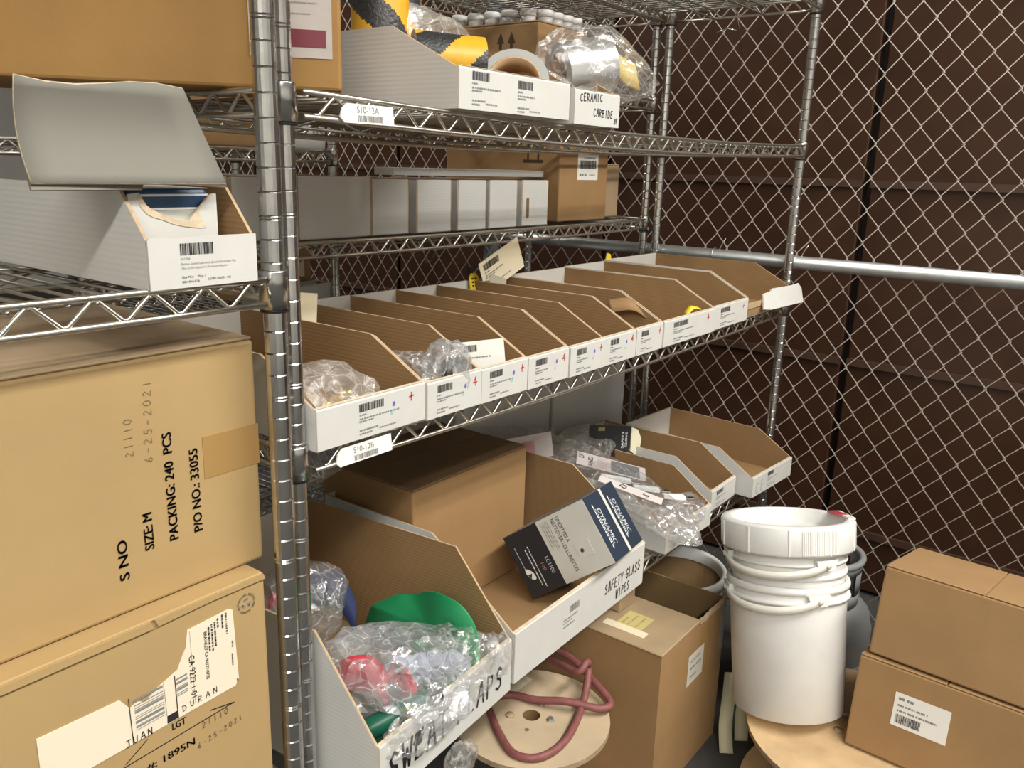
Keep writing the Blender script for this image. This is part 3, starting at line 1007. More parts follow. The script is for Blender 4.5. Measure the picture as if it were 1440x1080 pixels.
wt('LINGETTES À', .008, .130, .053, .0078, mat('dark_ink', (.05, .05, .05), .5), .01)
wt('NETTOYER LES LUNETTES', .008, .118, .110, .0078, mat('dark_ink', (.05, .05, .05), .5), .01)
fine_lines(Matrix.Translation((.008, .094, Z6)), [(0, .015, .056, .0016), (0, .010, .060, .0016), (0, .005, .050, .0016), (0, 0, .055, .0016)], wp, GINK, 3)
wt('LC1100', .068, f_ - .017, .034, .0085, WINK, .02)
wt('100', .074, f_ - .031, .015, .0070, mat('salmon_ink', (.60, .35, .30), .5), .02)
fine_lines(Matrix.Translation((.036, .028, Z6)), [(0, .014, .085, .0022), (.004, .006, .075, .0022), (-.008, -.014, .06, .0012)], wp, WINK, 5)
lg = MB()
T = Matrix.Translation((.088, .021, Z6 + .0003)) @ Matrix.Rotation(.5, 4, 'Z')
lg.add([(.014 * math.cos(q * math.pi / 10), .007 * math.sin(q * math.pi / 10), 0) for q in range(20)], [tuple(range(20))], 0, T=T)
lg.add([(-.004, -.006, .0003), (.006, -.006, .0003), (.001, .004, .0003)], [(0, 1, 2)], 1, T=T)
lg.build('logo', [WINK, BLACKN], wp)
hl = MB()
hl.add([(.087 + .0042 * math.cos(q * math.pi / 10), .152 + .0042 * math.sin(q * math.pi / 10), Z6 + .0005) for q in range(20)], [tuple(range(20))], 0)
hl.build('punch_hole', INK, wp)
tb2 = MB().box((.068, .140, .0006), (.102, .174, .0012)).build('pull_tab', GREYC, wp)
bevel(tb2, .0005, 1)
FT = Matrix(((1, 0, 0, 0), (0, 0, 1, Hd + .0007), (0, -1, 0, 0), (0, 0, 0, 1)))
for zz in (0.0, .072):
    print_text('DYNAMIC', FT @ Matrix.Translation((.030, .030 + zz * 1.0, 0)), .013, WINK, wp, width=.074, bold=.03, shear=.2, lift=.0004)
    fine_lines(FT @ Matrix.Translation((.020, .018 + zz, .0003)), [(.0, 0, .09, .0032)], wp, WINK, 6)
    fine_lines(FT @ Matrix.Translation((.030, .0235 + zz, .0003)), [(.0, 0, .075, .0022)], wp, WINK, 8)

# ------------------------------------------------------------------ rear rack contents
zr = -.222 + .0135 + .0035
names = [(.10, .265, .92), (.272, .385, .925), (.398, .585, .90), (.590, .700, .905), (.718, .832, .90), (.850, .955, .898), (.970, 1.083, .902), (1.099, 1.215, .90)]
rl_ = ['white bin back on rear rack, leftmost, left of the near posts', 'narrow white bin back on rear rack just left of the near posts',
       'widest white bin back on the rear rack, right of the near posts', 'white bin back right of the widest one, rear rack',
       'third white bin back right of the posts, rear rack', 'fourth white bin back right of the posts, rear rack',
       'fifth white bin back right of the posts, rear rack', 'white bin back with slot hole, rear rack, next to brown carton']
for i, (a, b, yb) in enumerate(names):
    d = .425
    zz = zr - .006 * 4 * (b / 1.74) * (1 - b / 1.74) + .0006
    t = open_bin(rl_[i], b, yb, zz, b - a, d, .113 + (.004 if i in (2,) else 0), .055, .11, math.pi, 'white bin backs on the rear rack', 40 + i, True, None)
    if i == 7:
        s = MB()
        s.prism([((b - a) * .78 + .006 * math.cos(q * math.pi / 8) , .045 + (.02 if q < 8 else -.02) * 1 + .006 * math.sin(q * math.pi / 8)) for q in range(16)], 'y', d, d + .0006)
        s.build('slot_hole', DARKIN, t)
tl = thing('tray', 'long narrow white tray lying on the rear rack bins', 'tray', (.700, .525, zr + .1165))
tr = MB().box((0, 0, 0), (.56, .06, .003))
tr.build('base', WHITE, tl)
for a, b in (((0, 0, .003), (.56, .003, .016)), ((0, .057, .003), (.56, .06, .016)), ((0, .003, .003), (.003, .057, .016)), ((.557, .003, .003), (.56, .057, .016))):
    MB().box(a, b).build('rim', WHITE, tl)
rb = carton('carton', 'brown carton with arrows and white barcode label on the rear rack', (1.268, .478, zr + .001), (.245, .40, .208), m=CARTONB)
ru = carton('carton', 'brown carton with two up arrows under the row of white lids', (1.136, .468, .125 + .0135 + .001), (.222, .36, .142), m=CARTONB)


def arrows(par, y0, z0, h, up=True):
    T = frame((-.0003, y0, z0), (0, -1, 0), UP)
    m = MB()
    for k in (0, .034):
        if up:
            m.add([(k - .004, 0, .0005), (k + .004, 0, .0005), (k + .004, h * .65, .0005), (k - .004, h * .65, .0005)], [(0, 1, 2, 3)], 0, T=T)
            m.add([(k - .012, h * .65, .0005), (k + .012, h * .65, .0005), (k, h, .0005)], [(0, 1, 2)], 0, T=T)
        else:
            m.add([(k - .003, 0, .0005), (k + .003, 0, .0005), (k + .003, h, .0005), (k - .003, h, .0005)], [(0, 1, 2, 3)], 0, T=T)
    if not up:
        m.add([(-.016, -.008, .0005), (.05, -.008, .0005), (.05, 0, .0005), (-.016, 0, .0005)], [(0, 1, 2, 3)], 0, T=T)
    m.build('arrow_print', mat('dark_brown_ink', (.05, .025, .012), .6), par)


arrows(ru, .115, .045, .075, True)
arrows(rb, .105, .160, .045, False)
lab = MB().box((.085, -.0008, .110), (.190, -.0001, .180)).build('label', LABEL, rb)
barcode(frame((.095, -.0008, .140), (1, 0, 0), UP), .085, .022, rb, 4)
fine_lines(frame((.095, -.0008, .115), (1, 0, 0), UP), [(0, .006, .035, .006), (.05, .008, .03, .002), (.02, .053, .06, .003)], rb, GINK, 5)
carton('carton', 'plain brown carton at the far end of the rear rack, beside the posts', (1.545, .53, zr + .0015), (.125, .33, .155), m=CARTOND)
jar_pts = [(1.165, .80), (1.165, .745), (1.165, .69), (1.165, .635), (1.165, .58), (1.17, .525), (1.205, .498), (1.25, .498), (1.295, .498), (1.338, .498)]
for i, (jx, jy) in enumerate(jar_pts):
    j = thing('jar', 'white lidded jar, %s from the left in the row on the arrowed rear carton' % ('first', 'second', 'third', 'fourth', 'fifth', 'sixth', 'seventh', 'eighth', 'ninth', 'tenth')[i], 'jar', (jx, jy, .125 + .0135 + .001 + .142 + .0005), group='white lidded jars on the rear carton')
    MB().lathe([(.0005, 0), (.0185, 0), (.019, .003), (.019, .016), (.0005, .016)], 20).build('glass', mat('jar_body', (.45, .44, .42), .25), j)
    MB().lathe([(.0005, .0162), (.0205, .0162), (.0205, .030), (.019, .032), (.0005, .032)], 20).build('lid', CLEARJ, j)
wb = carton('carton', 'tall white box on the rear rack low shelf, right one of two', (1.283, .478, -.925 + .018), (.41, .34, .37), m=WGREY, flaps=False, group='tall white boxes behind the lowest shelf')
wb = carton('carton', 'tall white box on the rear rack low shelf, left one of two', (.865, .482, -.925 + .018), (.41, .34, .37), m=WGREY, flaps=False, group='tall white boxes behind the lowest shelf')
# farthest rack
zf3 = -.052 + .018
w3 = carton('carton', 'white printed box on the farthest rack, right of the near posts', (.79, 1.04, zf3), (.165, .2, .075), m=WGREY, flaps=False)
fine_lines(frame((.02, -.0004, .012), (1, 0, 0), UP), [(.005, .040, .05, .012), (.005, .025, .06, .004), (.10, .03, .02, .005)], w3, GINK, 4)
carton('carton', 'brown carton on the farthest rack, seen left of the near posts', (.30, 1.06, zf3), (.45, .3, .24), m=CARTONB)
zf4 = -.47 + .018
t4 = carton('carton', 'small brown carton with a cream hang tag on the farthest rack', (.75, 1.10, zf4), (.19, .2, .19), m=CARTONB)
tg = MB().prism([(.075, .07), (.165, .07), (.165, .125), (.085, .125), (.075, .115)], 'y', -.0015, -.0003)
tg.build('hang_tag', LABELC, t4)
fine_lines(frame((.10, -.0016, .10), (1, 0, 0), UP), [(0, .01, .055, .004), (.005, 0, .045, .006)], t4, INK, 4)
g4 = open_bin('dim grey front bin below the hang tag carton on the farthest rack', .70, 1.035, zf4 + .0005, .255, .06, .055, .052, .02, 0, None, 3, True, None)
hand('A5 V', frame((.09, 0, .018), (1, 0, 0), UP), .02, INK, g4, .6, .2, .12)

# ------------------------------------------------------------------ floor things
def flange_disc(mb, r, z0, z1, hole=.019, n=48, mi=(0, 1)):
    mb.lathe([(hole, z0), (r, z0), (r, z1), (hole, z1), (hole, z0)], n, [mi[0], mi[1], mi[0], mi[1]], smooth=False)


def spool(label, loc, r, h, m, holes, tilt=(0, 0)):
    t = thing('cable_spool', label, 'spool', loc, (tilt[0], tilt[1], 0))
    k = .012
    for z in (0, h - k):
        a = MB()
        flange_disc(a, r, z, z + k)
        a.build('flange', [m, PLYE], t)
    c = MB().lathe([(.019, k), (r * .42, k), (r * .42, h - k), (.019, h - k)], 32)
    c.build('drum', PLYE, t)
    bore = MB().lathe([(.0188, .001), (.0188, h - .001)], 24)
    bore.build('bore', DARKIN, t)
    for (a, d, kind) in holes:
        b = MB()
        px, py = d * math.cos(a), d * math.sin(a)
        T = Matrix.Translation((px, py, h))
        if kind == 'bolt':
            b.lathe([(.0005, .0005), (.0085, .0005), (.0085, .002), (.006, .002), (.006, .007), (.0005, .007)], 6, T=T, smooth=False)
            b.build('bolt', GALV, t)
        elif kind == 'plug':
            b.lathe([(.0005, .0004), (.010, .0004), (.009, .0035), (.0005, .004)], 16, T=T)
            b.build('plug', PLYE, t)
        else:
            b.lathe([(.0005, .0006), (.005, .0006)], 14, T=T)
            b.build('bolt_hole', DARKIN, t)
    return t


s1 = spool('pale wooden cable spool under the lowest shelf with red hose on top', (.655, .078, FZ + .001), .168, .30, PLY,
           [(math.radians(5), .043, 'bolt'), (math.radians(-75), .043, 'bolt'), (math.radians(130), .046, 'plug'), (math.radians(205), .050, 'hole')], (0, 0))
lb = MB().box((.025, .075, .3002), (.105, .115, .3010)).build('label', CREAM, s1)
s2 = spool('warm plywood cable spool at lower right under the pails', (1.205, -.475, FZ + .001), .265, .20, PLYW,
           [(math.radians(120), .06, 'plug'), (math.radians(60), .062, 'bolt'), (math.radians(170), .05, 'hole')])


def smooth_path(pts, n=8):
    out = []
    P_ = [Vector(p) for p in pts]
    k = len(P_)
    for i in range(k - 1):
        a, b, c, d = P_[max(i - 1, 0)], P_[i], P_[i + 1], P_[min(i + 2, k - 1)]
        for j in range(n):
            t = j / n
            out.append(.5 * ((2 * b) + (-a + c) * t + (2 * a - 5 * b + 4 * c - d) * t * t + (-a + 3 * b - 3 * c + d) * t ** 3))
    out.append(P_[-1])
    return out


hz = -1.1925
hp = [(.602, .150, hz), (.560, .093, hz), (.527, .028, hz), (.552, -.020, hz + .002), (.628, -.030, hz + .004), (.735, .0, hz + .012), (.80, .028, hz + .05),
      (.79, .028, hz + .075), (.765, .035, hz + .06), (.785, .095, hz + .045), (.80, .155, hz + .035), (.83, .17, hz + .035), (.845, .11, hz + .03), (.80, .0, hz + .02), (.775, -.045, hz + .012),
      (.745, -.035, hz + .012), (.712, .030, hz + .018), (.690, .09, hz + .006), (.675, .15, hz), (.62, .19, hz)]
ho = MB().tube(smooth_path(hp, 7), .0084, 10).build('hose', HOSE)
tag(ho, 'dull red rubber hose coiled loosely on the pale wooden spool', 'hose')

# open carton on the floor
ob = thing('open_carton', 'open dusty brown carton on the floor with yellow sticker on its flap', 'box', (.889, -.103, FZ + .001))
w, d, h, k = .352, .36, .398, .005
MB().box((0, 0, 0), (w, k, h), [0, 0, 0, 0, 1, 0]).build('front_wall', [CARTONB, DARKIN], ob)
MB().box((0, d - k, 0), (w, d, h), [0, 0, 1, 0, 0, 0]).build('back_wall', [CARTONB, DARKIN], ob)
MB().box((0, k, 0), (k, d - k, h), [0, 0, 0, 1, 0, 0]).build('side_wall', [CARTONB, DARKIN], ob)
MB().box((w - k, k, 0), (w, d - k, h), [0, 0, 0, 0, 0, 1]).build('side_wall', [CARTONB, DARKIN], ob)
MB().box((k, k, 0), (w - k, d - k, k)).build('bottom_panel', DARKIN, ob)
f = MB().box((-.002, -.002, h + .0004), (.198, d, h + .0054)).build('flap', CARTOND, ob)
bevel(f, .002, 1)
rg = MB()
rnd = random.Random(8)
for i in range(26):
    a = w * (.55 + .45 * i / 26)
    rg.box((a, -.004 - rnd.random() * .002, h - .004), (a + .011, .002, h + .002 + rnd.random() * .006))
rg.build('ragged_edge', KEDGE, ob)
st = MB()
st.box((.060, .085, h + .0055), (.125, .150, h + .0060), 0)
st.box((.035, .065, h + .0055), (.060, .175, h + .0060), 1)
st.build('sticker', [mat('faded_yellow', (.55, .47, .18), .6), LABELC], ob)
fine_lines(frame((.065, .09, h + .0060), (1, 0, 0), (0, 1, 0)), [(0, .01, .05, .005), (0, .03, .05, .005), (0, .045, .03, .005)], ob, CARTOND, 3)
lab = MB().box((.148, -.0012, .245), (.232, -.0003, .325)).build('label', mat('dull_label', (.60, .57, .50), .6), ob)
fine_lines(frame((.155, -.0012, .25), (1, 0, 0), UP), [(.005, .055, .05, .006), (.005, .035, .06, .006), (.005, .012, .035, .006)], ob, GINK, 8)
MB().box((w * .60, -.0008, h - .16), (w * .74, -.0002, h - .02)).build('tape', TAPE, ob)
MB().box((w * .93, -.0008, h - .14), (w, -.0002, h - .01)).build('tape', mat('grey_tape_strip', (.30, .30, .29), .3), ob)
# small white box at its far corner, below the shelf
sb = carton('carton', 'small pale box on the open carton flap just under the shelf edge', (.985, .06, FZ + .001 + h + .006), (.075, .12, .055), m=CARTOND, flaps=False)
# kraft drum with a white rim behind the open carton
dr = thing('fibre_drum', 'white rimmed drum with brown inside leaning behind the open carton', 'drum', (1.392, .112, FZ + .001), (0, 0, 0))
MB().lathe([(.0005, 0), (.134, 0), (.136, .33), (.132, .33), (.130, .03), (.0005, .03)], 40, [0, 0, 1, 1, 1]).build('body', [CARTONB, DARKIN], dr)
MB().lathe([(.130, .322), (.142, .322), (.144, .352), (.139, .358), (.130, .352), (.130, .322)], 40).build('rim', BUCK, dr)
rm = MB().lathe([(.1446, .334), (.1446, .348)], 8, a0=math.radians(150), a1=math.radians(185))
rm.build('rim_print', MAROON, dr)

# two nested white pails, leaning a little, on the warm spool
tp0, bt0 = Vector((1.262, -.222, -.848)), Vector((1.186, -.300, -1.292))
ax = (tp0 - bt0).normalized()
Hh = (tp0 - bt0).length
q = Vector((0, 0, 1)).rotation_difference(ax)
RM = Matrix.Translation(bt0) @ q.to_matrix().to_4x4()
# turn so that local -y looks at the camera
look = (Vector((-.6322, -.8082, 0)) - Vector((1.166, -.302, 0))).normalized()
az = math.atan2(look.y, look.x) + math.pi / 2
RM = RM @ Matrix.Rotation(az, 4, 'Z')


def pail(label, M, r0, r1, h, bands, dirt=True):
    t = thing('pail', label, 'bucket', group=None)
    t.matrix_world = M
    prof = [(.0005, 0), (r0 - .006, 0), (r0, .004), (r0 + (r1 - r0) * .97, h - .012), (r1, h), (r1 - .004, h), (r0 - .003, .006), (.0005, .006)]
    MB().lathe(prof, 56).build('body', BUCK, t)
    for (z, dr_, hh) in bands:
        r = r0 + (r1 - r0) * z / h
        MB().lathe([(r - .001, z), (r + dr_, z), (r + dr_ + .0015, z + hh * .4), (r + dr_, z + hh), (r - .001, z + hh)], 56).build('band', BUCK, t)
    return t


pl = pail('lower white pail standing on the warm spool, holding the lidded pail', RM, .127, .1345, .312, [(.272, .007, .010), (.296, .006, .016)])
MU = RM @ Matrix.Translation((0, 0, .122)) @ Matrix.Diagonal((1.04, 1.04, 1.0, 1))
pu = pail('upper white pail with ribbed screw lid, nested in the lower pail', MU, .1145, .1285, .285, [(.205, .004, .012), (.236, .003, .008)])


def ribs(t, r, z0, z1, a0, a1, n, m=BUCK):
    mb = MB()
    for i in range(n):
        a = math.radians(a0 + (a1 - a0) * i / max(1, n - 1))
        T = Matrix.Rotation(a, 4, 'Z') @ Matrix.Translation((r, 0, 0))
        mb.box((-.002, -.0016, z0), (.0016, .0016, z1), 0, T=T)
    return mb.build('rib', m, t)


def handle(t, r, zc, drop, a_l, a_r):
    """strap handle lying against the front, from ear to ear"""
    pts = []
    N = 18
    for i in range(N + 1):
        s = i / N
        a = math.radians(a_l + (a_r - a_l) * s)
        rr = r + .010 + .010 * math.sin(math.pi * s)
        pts.append((rr * math.cos(a), rr * math.sin(a), zc - drop * math.sin(math.pi * s) ** .8))
    mb = MB()
    o = []
    for i, p in enumerate(pts):
        p = Vector(p)
        out = Vector((p.x, p.y, 0)).normalized()
        o += [p - out * .002 + Vector((0, 0, -.009)), p + out * .003 + Vector((0, 0, -.009)), p + out * .003 + Vector((0, 0, .009)), p - out * .002 + Vector((0, 0, .009))]
    fs = []
    for i in range(N):
        for j in range(4):
            fs.append((i * 4 + j, i * 4 + (j + 1) % 4, i * 4 + 4 + (j + 1) % 4, i * 4 + 4 + j))
    fs += [(3, 2, 1, 0), (N * 4, N * 4 + 1, N * 4 + 2, N * 4 + 3)]
    mb.add(o, fs, 0, True)
    mb.build('handle', BUCKH, t)
    for a_ in (a_l, a_r):
        a = math.radians(a_)
        T = Matrix.Rotation(a, 4, 'Z') @ Matrix.Translation((r + .002, 0, zc)) @ Matrix.Rotation(math.radians(90), 4, 'Y')
        e = MB()
        e.lathe([(.0005, .014), (.006, .014), (.006, .006), (.0005, .006)], 12, T=T)
        e.build('pin', BUCKH, t)
        e = MB()
        T2 = Matrix.Rotation(a, 4, 'Z') @ Matrix.Translation((r, 0, zc))
        e.prism([(-.028, .012), (-.018, -.012), (.018, -.012), (.028, .012)], 'x', -.002, .010, 0, T=T2)
        e.build('ear', BUCK, t)


handle(pl, .1345, .285, .022, 180 + 20, 360 - 58)
handle(pu, .1285, .242, .022, 180 + 18, 360 - 50)
lid = MB()
lid.lathe([(.0005, .296), (.118, .296), (.121, .300), (.122, .3265), (.128, .3305), (.1455, .3285), (.1475, .324), (.1475, .268), (.1445, .262), (.131, .262), (.130, .284)], 64)
lo_ = lid.build('lid', BUCK, pu)
ribs(pu, .1475, .268, .322, 286, 318, 22).parent = lo_
for a_ in (205, 240, 275, 310, 345):
    ribs(pu, .1475, .266, .324, a_, a_ + 1, 1).parent = lo_
tab = MB()
T = Matrix.Rotation(math.radians(28), 4, 'Z') @ Matrix.Translation((.122, 0, .331))
tab.box((-.012, -.026, 0), (.010, .026, .005), 0, T=T)
tab.build('lid_tab', RED, lo_)
T = Matrix.Rotation(math.radians(20), 4, 'Z') @ Matrix.Translation((.128, 0, .331))
MB().box((-.006, -.048, -.001), (.010, .048, .0035), 0, T=T).build('lid_tab', BUCK, lo_)
ribs(pu, .1225, .208, .216, 250, 300, 30)

# propane cylinder
pr = thing('gas_cylinder', 'dusty grey gas cylinder with collar guard behind the white pails', 'gas cylinder', (1.545, -.235, FZ + .001))
prof = [(.10, 0), (.105, .0), (.105, .03), (.125, .04), (.150, .08), (.152, .26), (.140, .305), (.100, .335), (.0005, .345)]
MB().lathe([(.0005, .035)] + prof, 44).build('body', GREYP, pr)
MB().lathe([(.151, .17), (.1545, .172), (.1545, .182), (.151, .184)], 44).build('weld_band', GREYP, pr)
col = MB()
for (a0, a1, z0, z1) in ((-200, 40, .33, .365), (-200, 40, .425, .455), (-200, -160, .365, .425), (-80, -55, .365, .425), (5, 40, .365, .425), (-125, -105, .365, .425)):
    col.lathe([(.103, z0), (.109, z0), (.109, z1), (.103, z1), (.103, z0)], 24, a0=math.radians(a0 + 20), a1=math.radians(a1 + 20))
col.build('collar_guard', GREYP, pr)
pth = [(.107 * math.cos(math.radians(a)), .107 * math.sin(math.radians(a)), .455) for a in range(-180, 61, 10)]
MB().tube(pth, .009, 10).build('collar_rim', GREYP, pr)
v = MB()
v.lathe([(.0005, .34), (.02, .34), (.018, .37), (.012, .375), (.012, .40), (.022, .402), (.022, .418), (.0005, .42)], 16)
v.tube([(0, 0, .385), (-.045, -.02, .385)], .011, 12)
v.build('valve', BLACKP, pr)

# cartons at the right edge, standing on the warm spool
rc = carton('carton', 'lower brown carton at right edge on the warm spool, with barcode label', (1.118, -.80, -1.293), (.30, .352, .215), math.radians(-2), CARTONB, tilt=(0, math.radians(8)))
T = frame((-.0004, .268, .085), (0, -1, 0), UP)
MB().box((0, 0, 0), (.11, .075, .0005), T=T).build('label', LABEL, rc)
barcode(T @ Matrix.Translation((.008, .008, .0004)), .05, .02, rc, 3)
fine_lines(T @ Matrix.Translation((.008, .034, .0004)), [(0, 0, .08, .004), (0, .012, .06, .004), (0, .026, .03, .006)], rc, GINK, 4)
rc2 = carton('carton', 'upper brown carton at right edge stacked on the labelled one', (1.150, -.85, -1.0765), (.28, .388, .20), math.radians(-3), CARTONB, tilt=(0, math.radians(11)))

# pale strapping strips on the floor
for i, pts in enumerate(([(1.185, -.165, FZ + .003), (1.20, -.155, FZ + .02), (1.225, -.14, FZ + .06), (1.27, -.125, FZ + .12), (1.31, -.11, FZ + .15)],
                         [(1.255, -.175, FZ + .004), (1.27, -.165, FZ + .06), (1.31, -.15, FZ + .13), (1.36, -.12, FZ + .20)])):
    pp = smooth_path(pts, 5)
    mb = MB()
    vs = []
    for p in pp:
        vs += [p + Vector((.010, -.014, 0)), p + Vector((-.010, .014, 0))]
    mb.add(vs, [(2 * j, 2 * j + 1, 2 * j + 3, 2 * j + 2) for j in range(len(pp) - 1)], 0, True)
    o = mb.build('strip', mat('pale_strip', (.56, .53, .36), .6))
    o.modifiers.new('thickness', 'SOLIDIFY').thickness = .0015
    tag(o, ('pale curled strip ending on the floor left of the pails', 'pale curled strip behind the other one, next to the pail base')[i], 'strip', 'pale curled strips on the floor')


# ------------------------------------------------------------------ bags and what is in them
def film_bag(name, label, cen, dims, m, seed=1, rot=(0, 0, 0), amp=.22, sub=4, flat=None, group=None, cat='bag', pinch=0.0):
    bm = bmesh.new()
    bmesh.ops.create_icosphere(bm, subdivisions=sub - 1, radius=1)
    off = Vector((seed * 7.3, seed * 3.1, seed * 1.7))
    R = Matrix.Rotation(rot[2], 3, 'Z') @ Matrix.Rotation(rot[1], 3, 'Y') @ Matrix.Rotation(rot[0], 3, 'X')
    for v in bm.verts:
        d = v.co.normalized()
        # pillow shape with cornered ends
        s = max(abs(d.x), abs(d.y), abs(d.z))
        p = d * (0.62 + .38 * s ** -.5) * .86
        a = noise.noise(d * 1.7 + off) * 1.0
        b = abs(noise.noise(d * 3.0 + off * 2))
        c = abs(noise.noise(d * 6.0 + off * 3))
        p *= 1 + amp * (a * .8 - b * .9 - c * .45 + .3)
        if pinch:
            e = max(0.0, d.x)
            p.z *= 1 - pinch * e
            p.y *= 1 - pinch * .5 * e
        p = Vector((p.x * dims[0], p.y * dims[1], p.z * dims[2])) * .5 * 1.25
        p = R @ p
        w_ = p + Vector(cen)
        if flat is not None and w_.z < flat:
            w_.z = flat + .002 * noise.noise(d * 9)
        v.co = w_ - Vector(cen)
    me = bpy.data.meshes.new(name)
    bm.to_mesh(me)
    bm.free()
    me.materials.append(m)
    for p in me.polygons:
        p.use_smooth = False
    o = bpy.data.objects.new(name, me)
    COL.objects.link(o)
    o.location = cen
    return tag(o, label, cat, group)


def strap(name, label, pts, width, m, thick=.003, cat='band', group=None, wdir=(0, 0, 1), parent=None):
    pp = smooth_path(pts, 6)
    mb = MB()
    vs = []
    wd = Vector(wdir).normalized() * width / 2
    for p in pp:
        vs += [p - wd, p + wd]
    mb.add(vs, [(2 * j, 2 * j + 1, 2 * j + 3, 2 * j + 2) for j in range(len(pp) - 1)], 0, True)
    o = mb.build(name, m, parent)
    so = o.modifiers.new('thickness', 'SOLIDIFY')
    so.thickness = thick
    so.offset = 0
    if parent is None:
        tag(o, label, cat, group)
    return o


fl0 = zC + .006
# green flap sheets leaning on the right wall of the sweat bin
def sheet(name, label, poly_yz, x, lean, m, group=None, bend=.015):
    mb = MB()
    bm = bmesh.new()
    cy = sum(p[0] for p in poly_yz) / len(poly_yz)
    zb_ = min(p[1] for p in poly_yz)
    c = bm.verts.new((x + lean * .5, cy, sum(p[1] for p in poly_yz) / len(poly_yz)))
    pts = smooth_path([(0, a, b) for a, b in poly_yz] + [(0, *poly_yz[0])], 4)[:-1]
    vs = [bm.verts.new((x + lean * ((p.z - zb_) / .15) + bend * math.sin((p.y - cy) * 25), p.y, p.z)) for p in pts]
    for i in range(len(vs)):
        bm.faces.new((c, vs[i], vs[(i + 1) % len(vs)]))
    bmesh.ops.subdivide_edges(bm, edges=bm.edges[:], cuts=1)
    me = bpy.data.meshes.new(name)
    bm.to_mesh(me)
    bm.free()
    me.materials.append(m)
    for p in me.polygons:
        p.use_smooth = True
    o = bpy.data.objects.new(name, me)
    COL.objects.link(o)
    so = o.modifiers.new('thickness', 'SOLIDIFY')
    so.thickness = .003
    return tag(o, label, 'sweat flap', group)


GSW = 'cloth flaps in the sweat flap bin'
sheet('sweat_flap', 'wide green cloth flap standing against the right wall of the SWEAT FLAPS bin',
      [(.165, -.810), (.125, -.782), (.085, -.768), (.027, -.737), (-.030, -.728), (-.062, -.748), (-.078, -.79), (-.074, -.836), (-.036, -.885), (.03, -.89), (.166, -.87)], .278, .012, GREEN, GSW)
sheet('sweat_flap', 'small green cloth flap low in front of the wide green one', [(.03, -.80), (-.02, -.79), (-.055, -.805), (-.07, -.85), (-.03, -.89), (.02, -.89)], .215, .03, GREEN, GSW, .006)
strap('sweat_flap', 'red cloth flap folded over near the left wall of the SWEAT FLAPS bin', [(.085, .055, -.83), (.095, .03, -.795), (.120, -.005, -.79), (.135, -.02, -.82)], .05, REDF, .006, 'sweat flap', GSW, (.3, .3, 1))
strap('sweat_flap', 'second red cloth flap with black tip in the middle of the SWEAT FLAPS bin', [(.155, -.005, -.80), (.150, -.04, -.80), (.140, -.075, -.825)], .03, REDF, .006, 'sweat flap', GSW, (.8, .2, .5))
strap('sweat_flap', 'dark blue cloth flap rolled at the back left of the SWEAT FLAPS bin', [(.13, .20, -.76), (.165, .18, -.735), (.205, .16, -.75), (.22, .14, -.80)], .06, BLUEF, .006, 'sweat flap', GSW, (.2, .2, 1))
strap('sweat_flap', 'red edged cloth flap at the back left beneath a bag', [(.10, .21, -.745), (.14, .20, -.722), (.18, .19, -.73)], .02, REDF, .006, 'sweat flap', GSW, (.2, .2, 1))
for i, (pts, lab) in enumerate((([(.060, -.045, -.835), (.085, -.06, -.825), (.12, -.075, -.815), (.15, -.085, -.81)], 'dark green rolled flap at the front of the SWEAT FLAPS bin'),
                                ([(.052, -.06, -.86), (.075, -.075, -.855), (.105, -.085, -.852)], 'dark green roll lowest in the front left corner of the SWEAT FLAPS bin'))):
    t = thing('rolled_flap', lab, 'sweat flap', group=GSW)
    MB().tube(smooth_path(pts, 5), [.016] * (5 * (len(pts) - 1) + 1), 14).build('roll', GREEND, t)
    e = Vector(pts[-1])
    MB().tube([e, e + (e - Vector(pts[-2])).normalized() * .02], [.018, .015], 14).build('cap', BLACKP, t)
    MB().lathe([(.0005, 0), (.005, 0), (.004, .003), (.0005, .004)], 12, T=Matrix.Translation(Vector(pts[-2]) + Vector((-.012, -.012, .008))) @ Matrix.Rotation(1.0, 4, 'Y')).build('stud', YEL, t)
t = thing('strap_clip', 'small dark green ring clip at the front lip of the SWEAT FLAPS bin', 'clip')
MB().lathe([(.009, -.010), (.014, -.010), (.014, .010), (.009, .010), (.009, -.010)], 20, T=Matrix.Translation((.118, -.088, -.842)) @ Matrix.Rotation(1.2, 4, 'X')).build('ring', GREEN, t)
t = thing('marker_pen', 'black tipped red marker lying in the SWEAT FLAPS bin', 'pen')
MB().tube([(.135, -.075, -.802), (.150, -.035, -.792)], .006, 12).build('barrel', REDF, t)
MB().tube([(.150, -.035, -.792), (.158, -.012, -.786)], [.006, .003], 12).build('tip', BLACKP, t)
film_bag('clear_bag', 'large crumpled clear bag of pale blue bands filling the SWEAT FLAPS bin', (.175, .0, -.815), (.20, .21, .105), FILMB, 3, (.1, .1, .5), .34, 5, fl0)
film_bag('clear_bag', 'clear bag bulging over the green flap at the right of the SWEAT FLAPS bin', (.255, -.055, -.815), (.09, .10, .105), FILM, 8, (0, .3, .2), .30, 5, fl0)
film_bag('clear_bag', 'clear bag at the back left corner of the SWEAT FLAPS bin by the posts', (.145, .19, -.755), (.13, .13, .12), FILMS, 5, (0, 0, .3), .28, 4, fl0)
film_bag('clear_bag', 'thin clear bag trailing over the front lip of the SWEAT FLAPS bin', (.125, -.106, -.832), (.14, .045, .065), FILM, 12, (.3, .2, .05), .30, 5)
film_bag('clear_bag', 'scrap of clear bag at the right front corner of the SWEAT FLAPS bin', (.315, -.085, -.820), (.05, .04, .07), FILM, 14, (0, 0, .3), .35, 4)
film_bag('clear_bag', 'corner of clear bag hanging below the SWEAT FLAPS bin front', (.190, -.118, -.921), (.055, .03, .055), FILMS, 16, (.2, .4, .1), .3, 4)
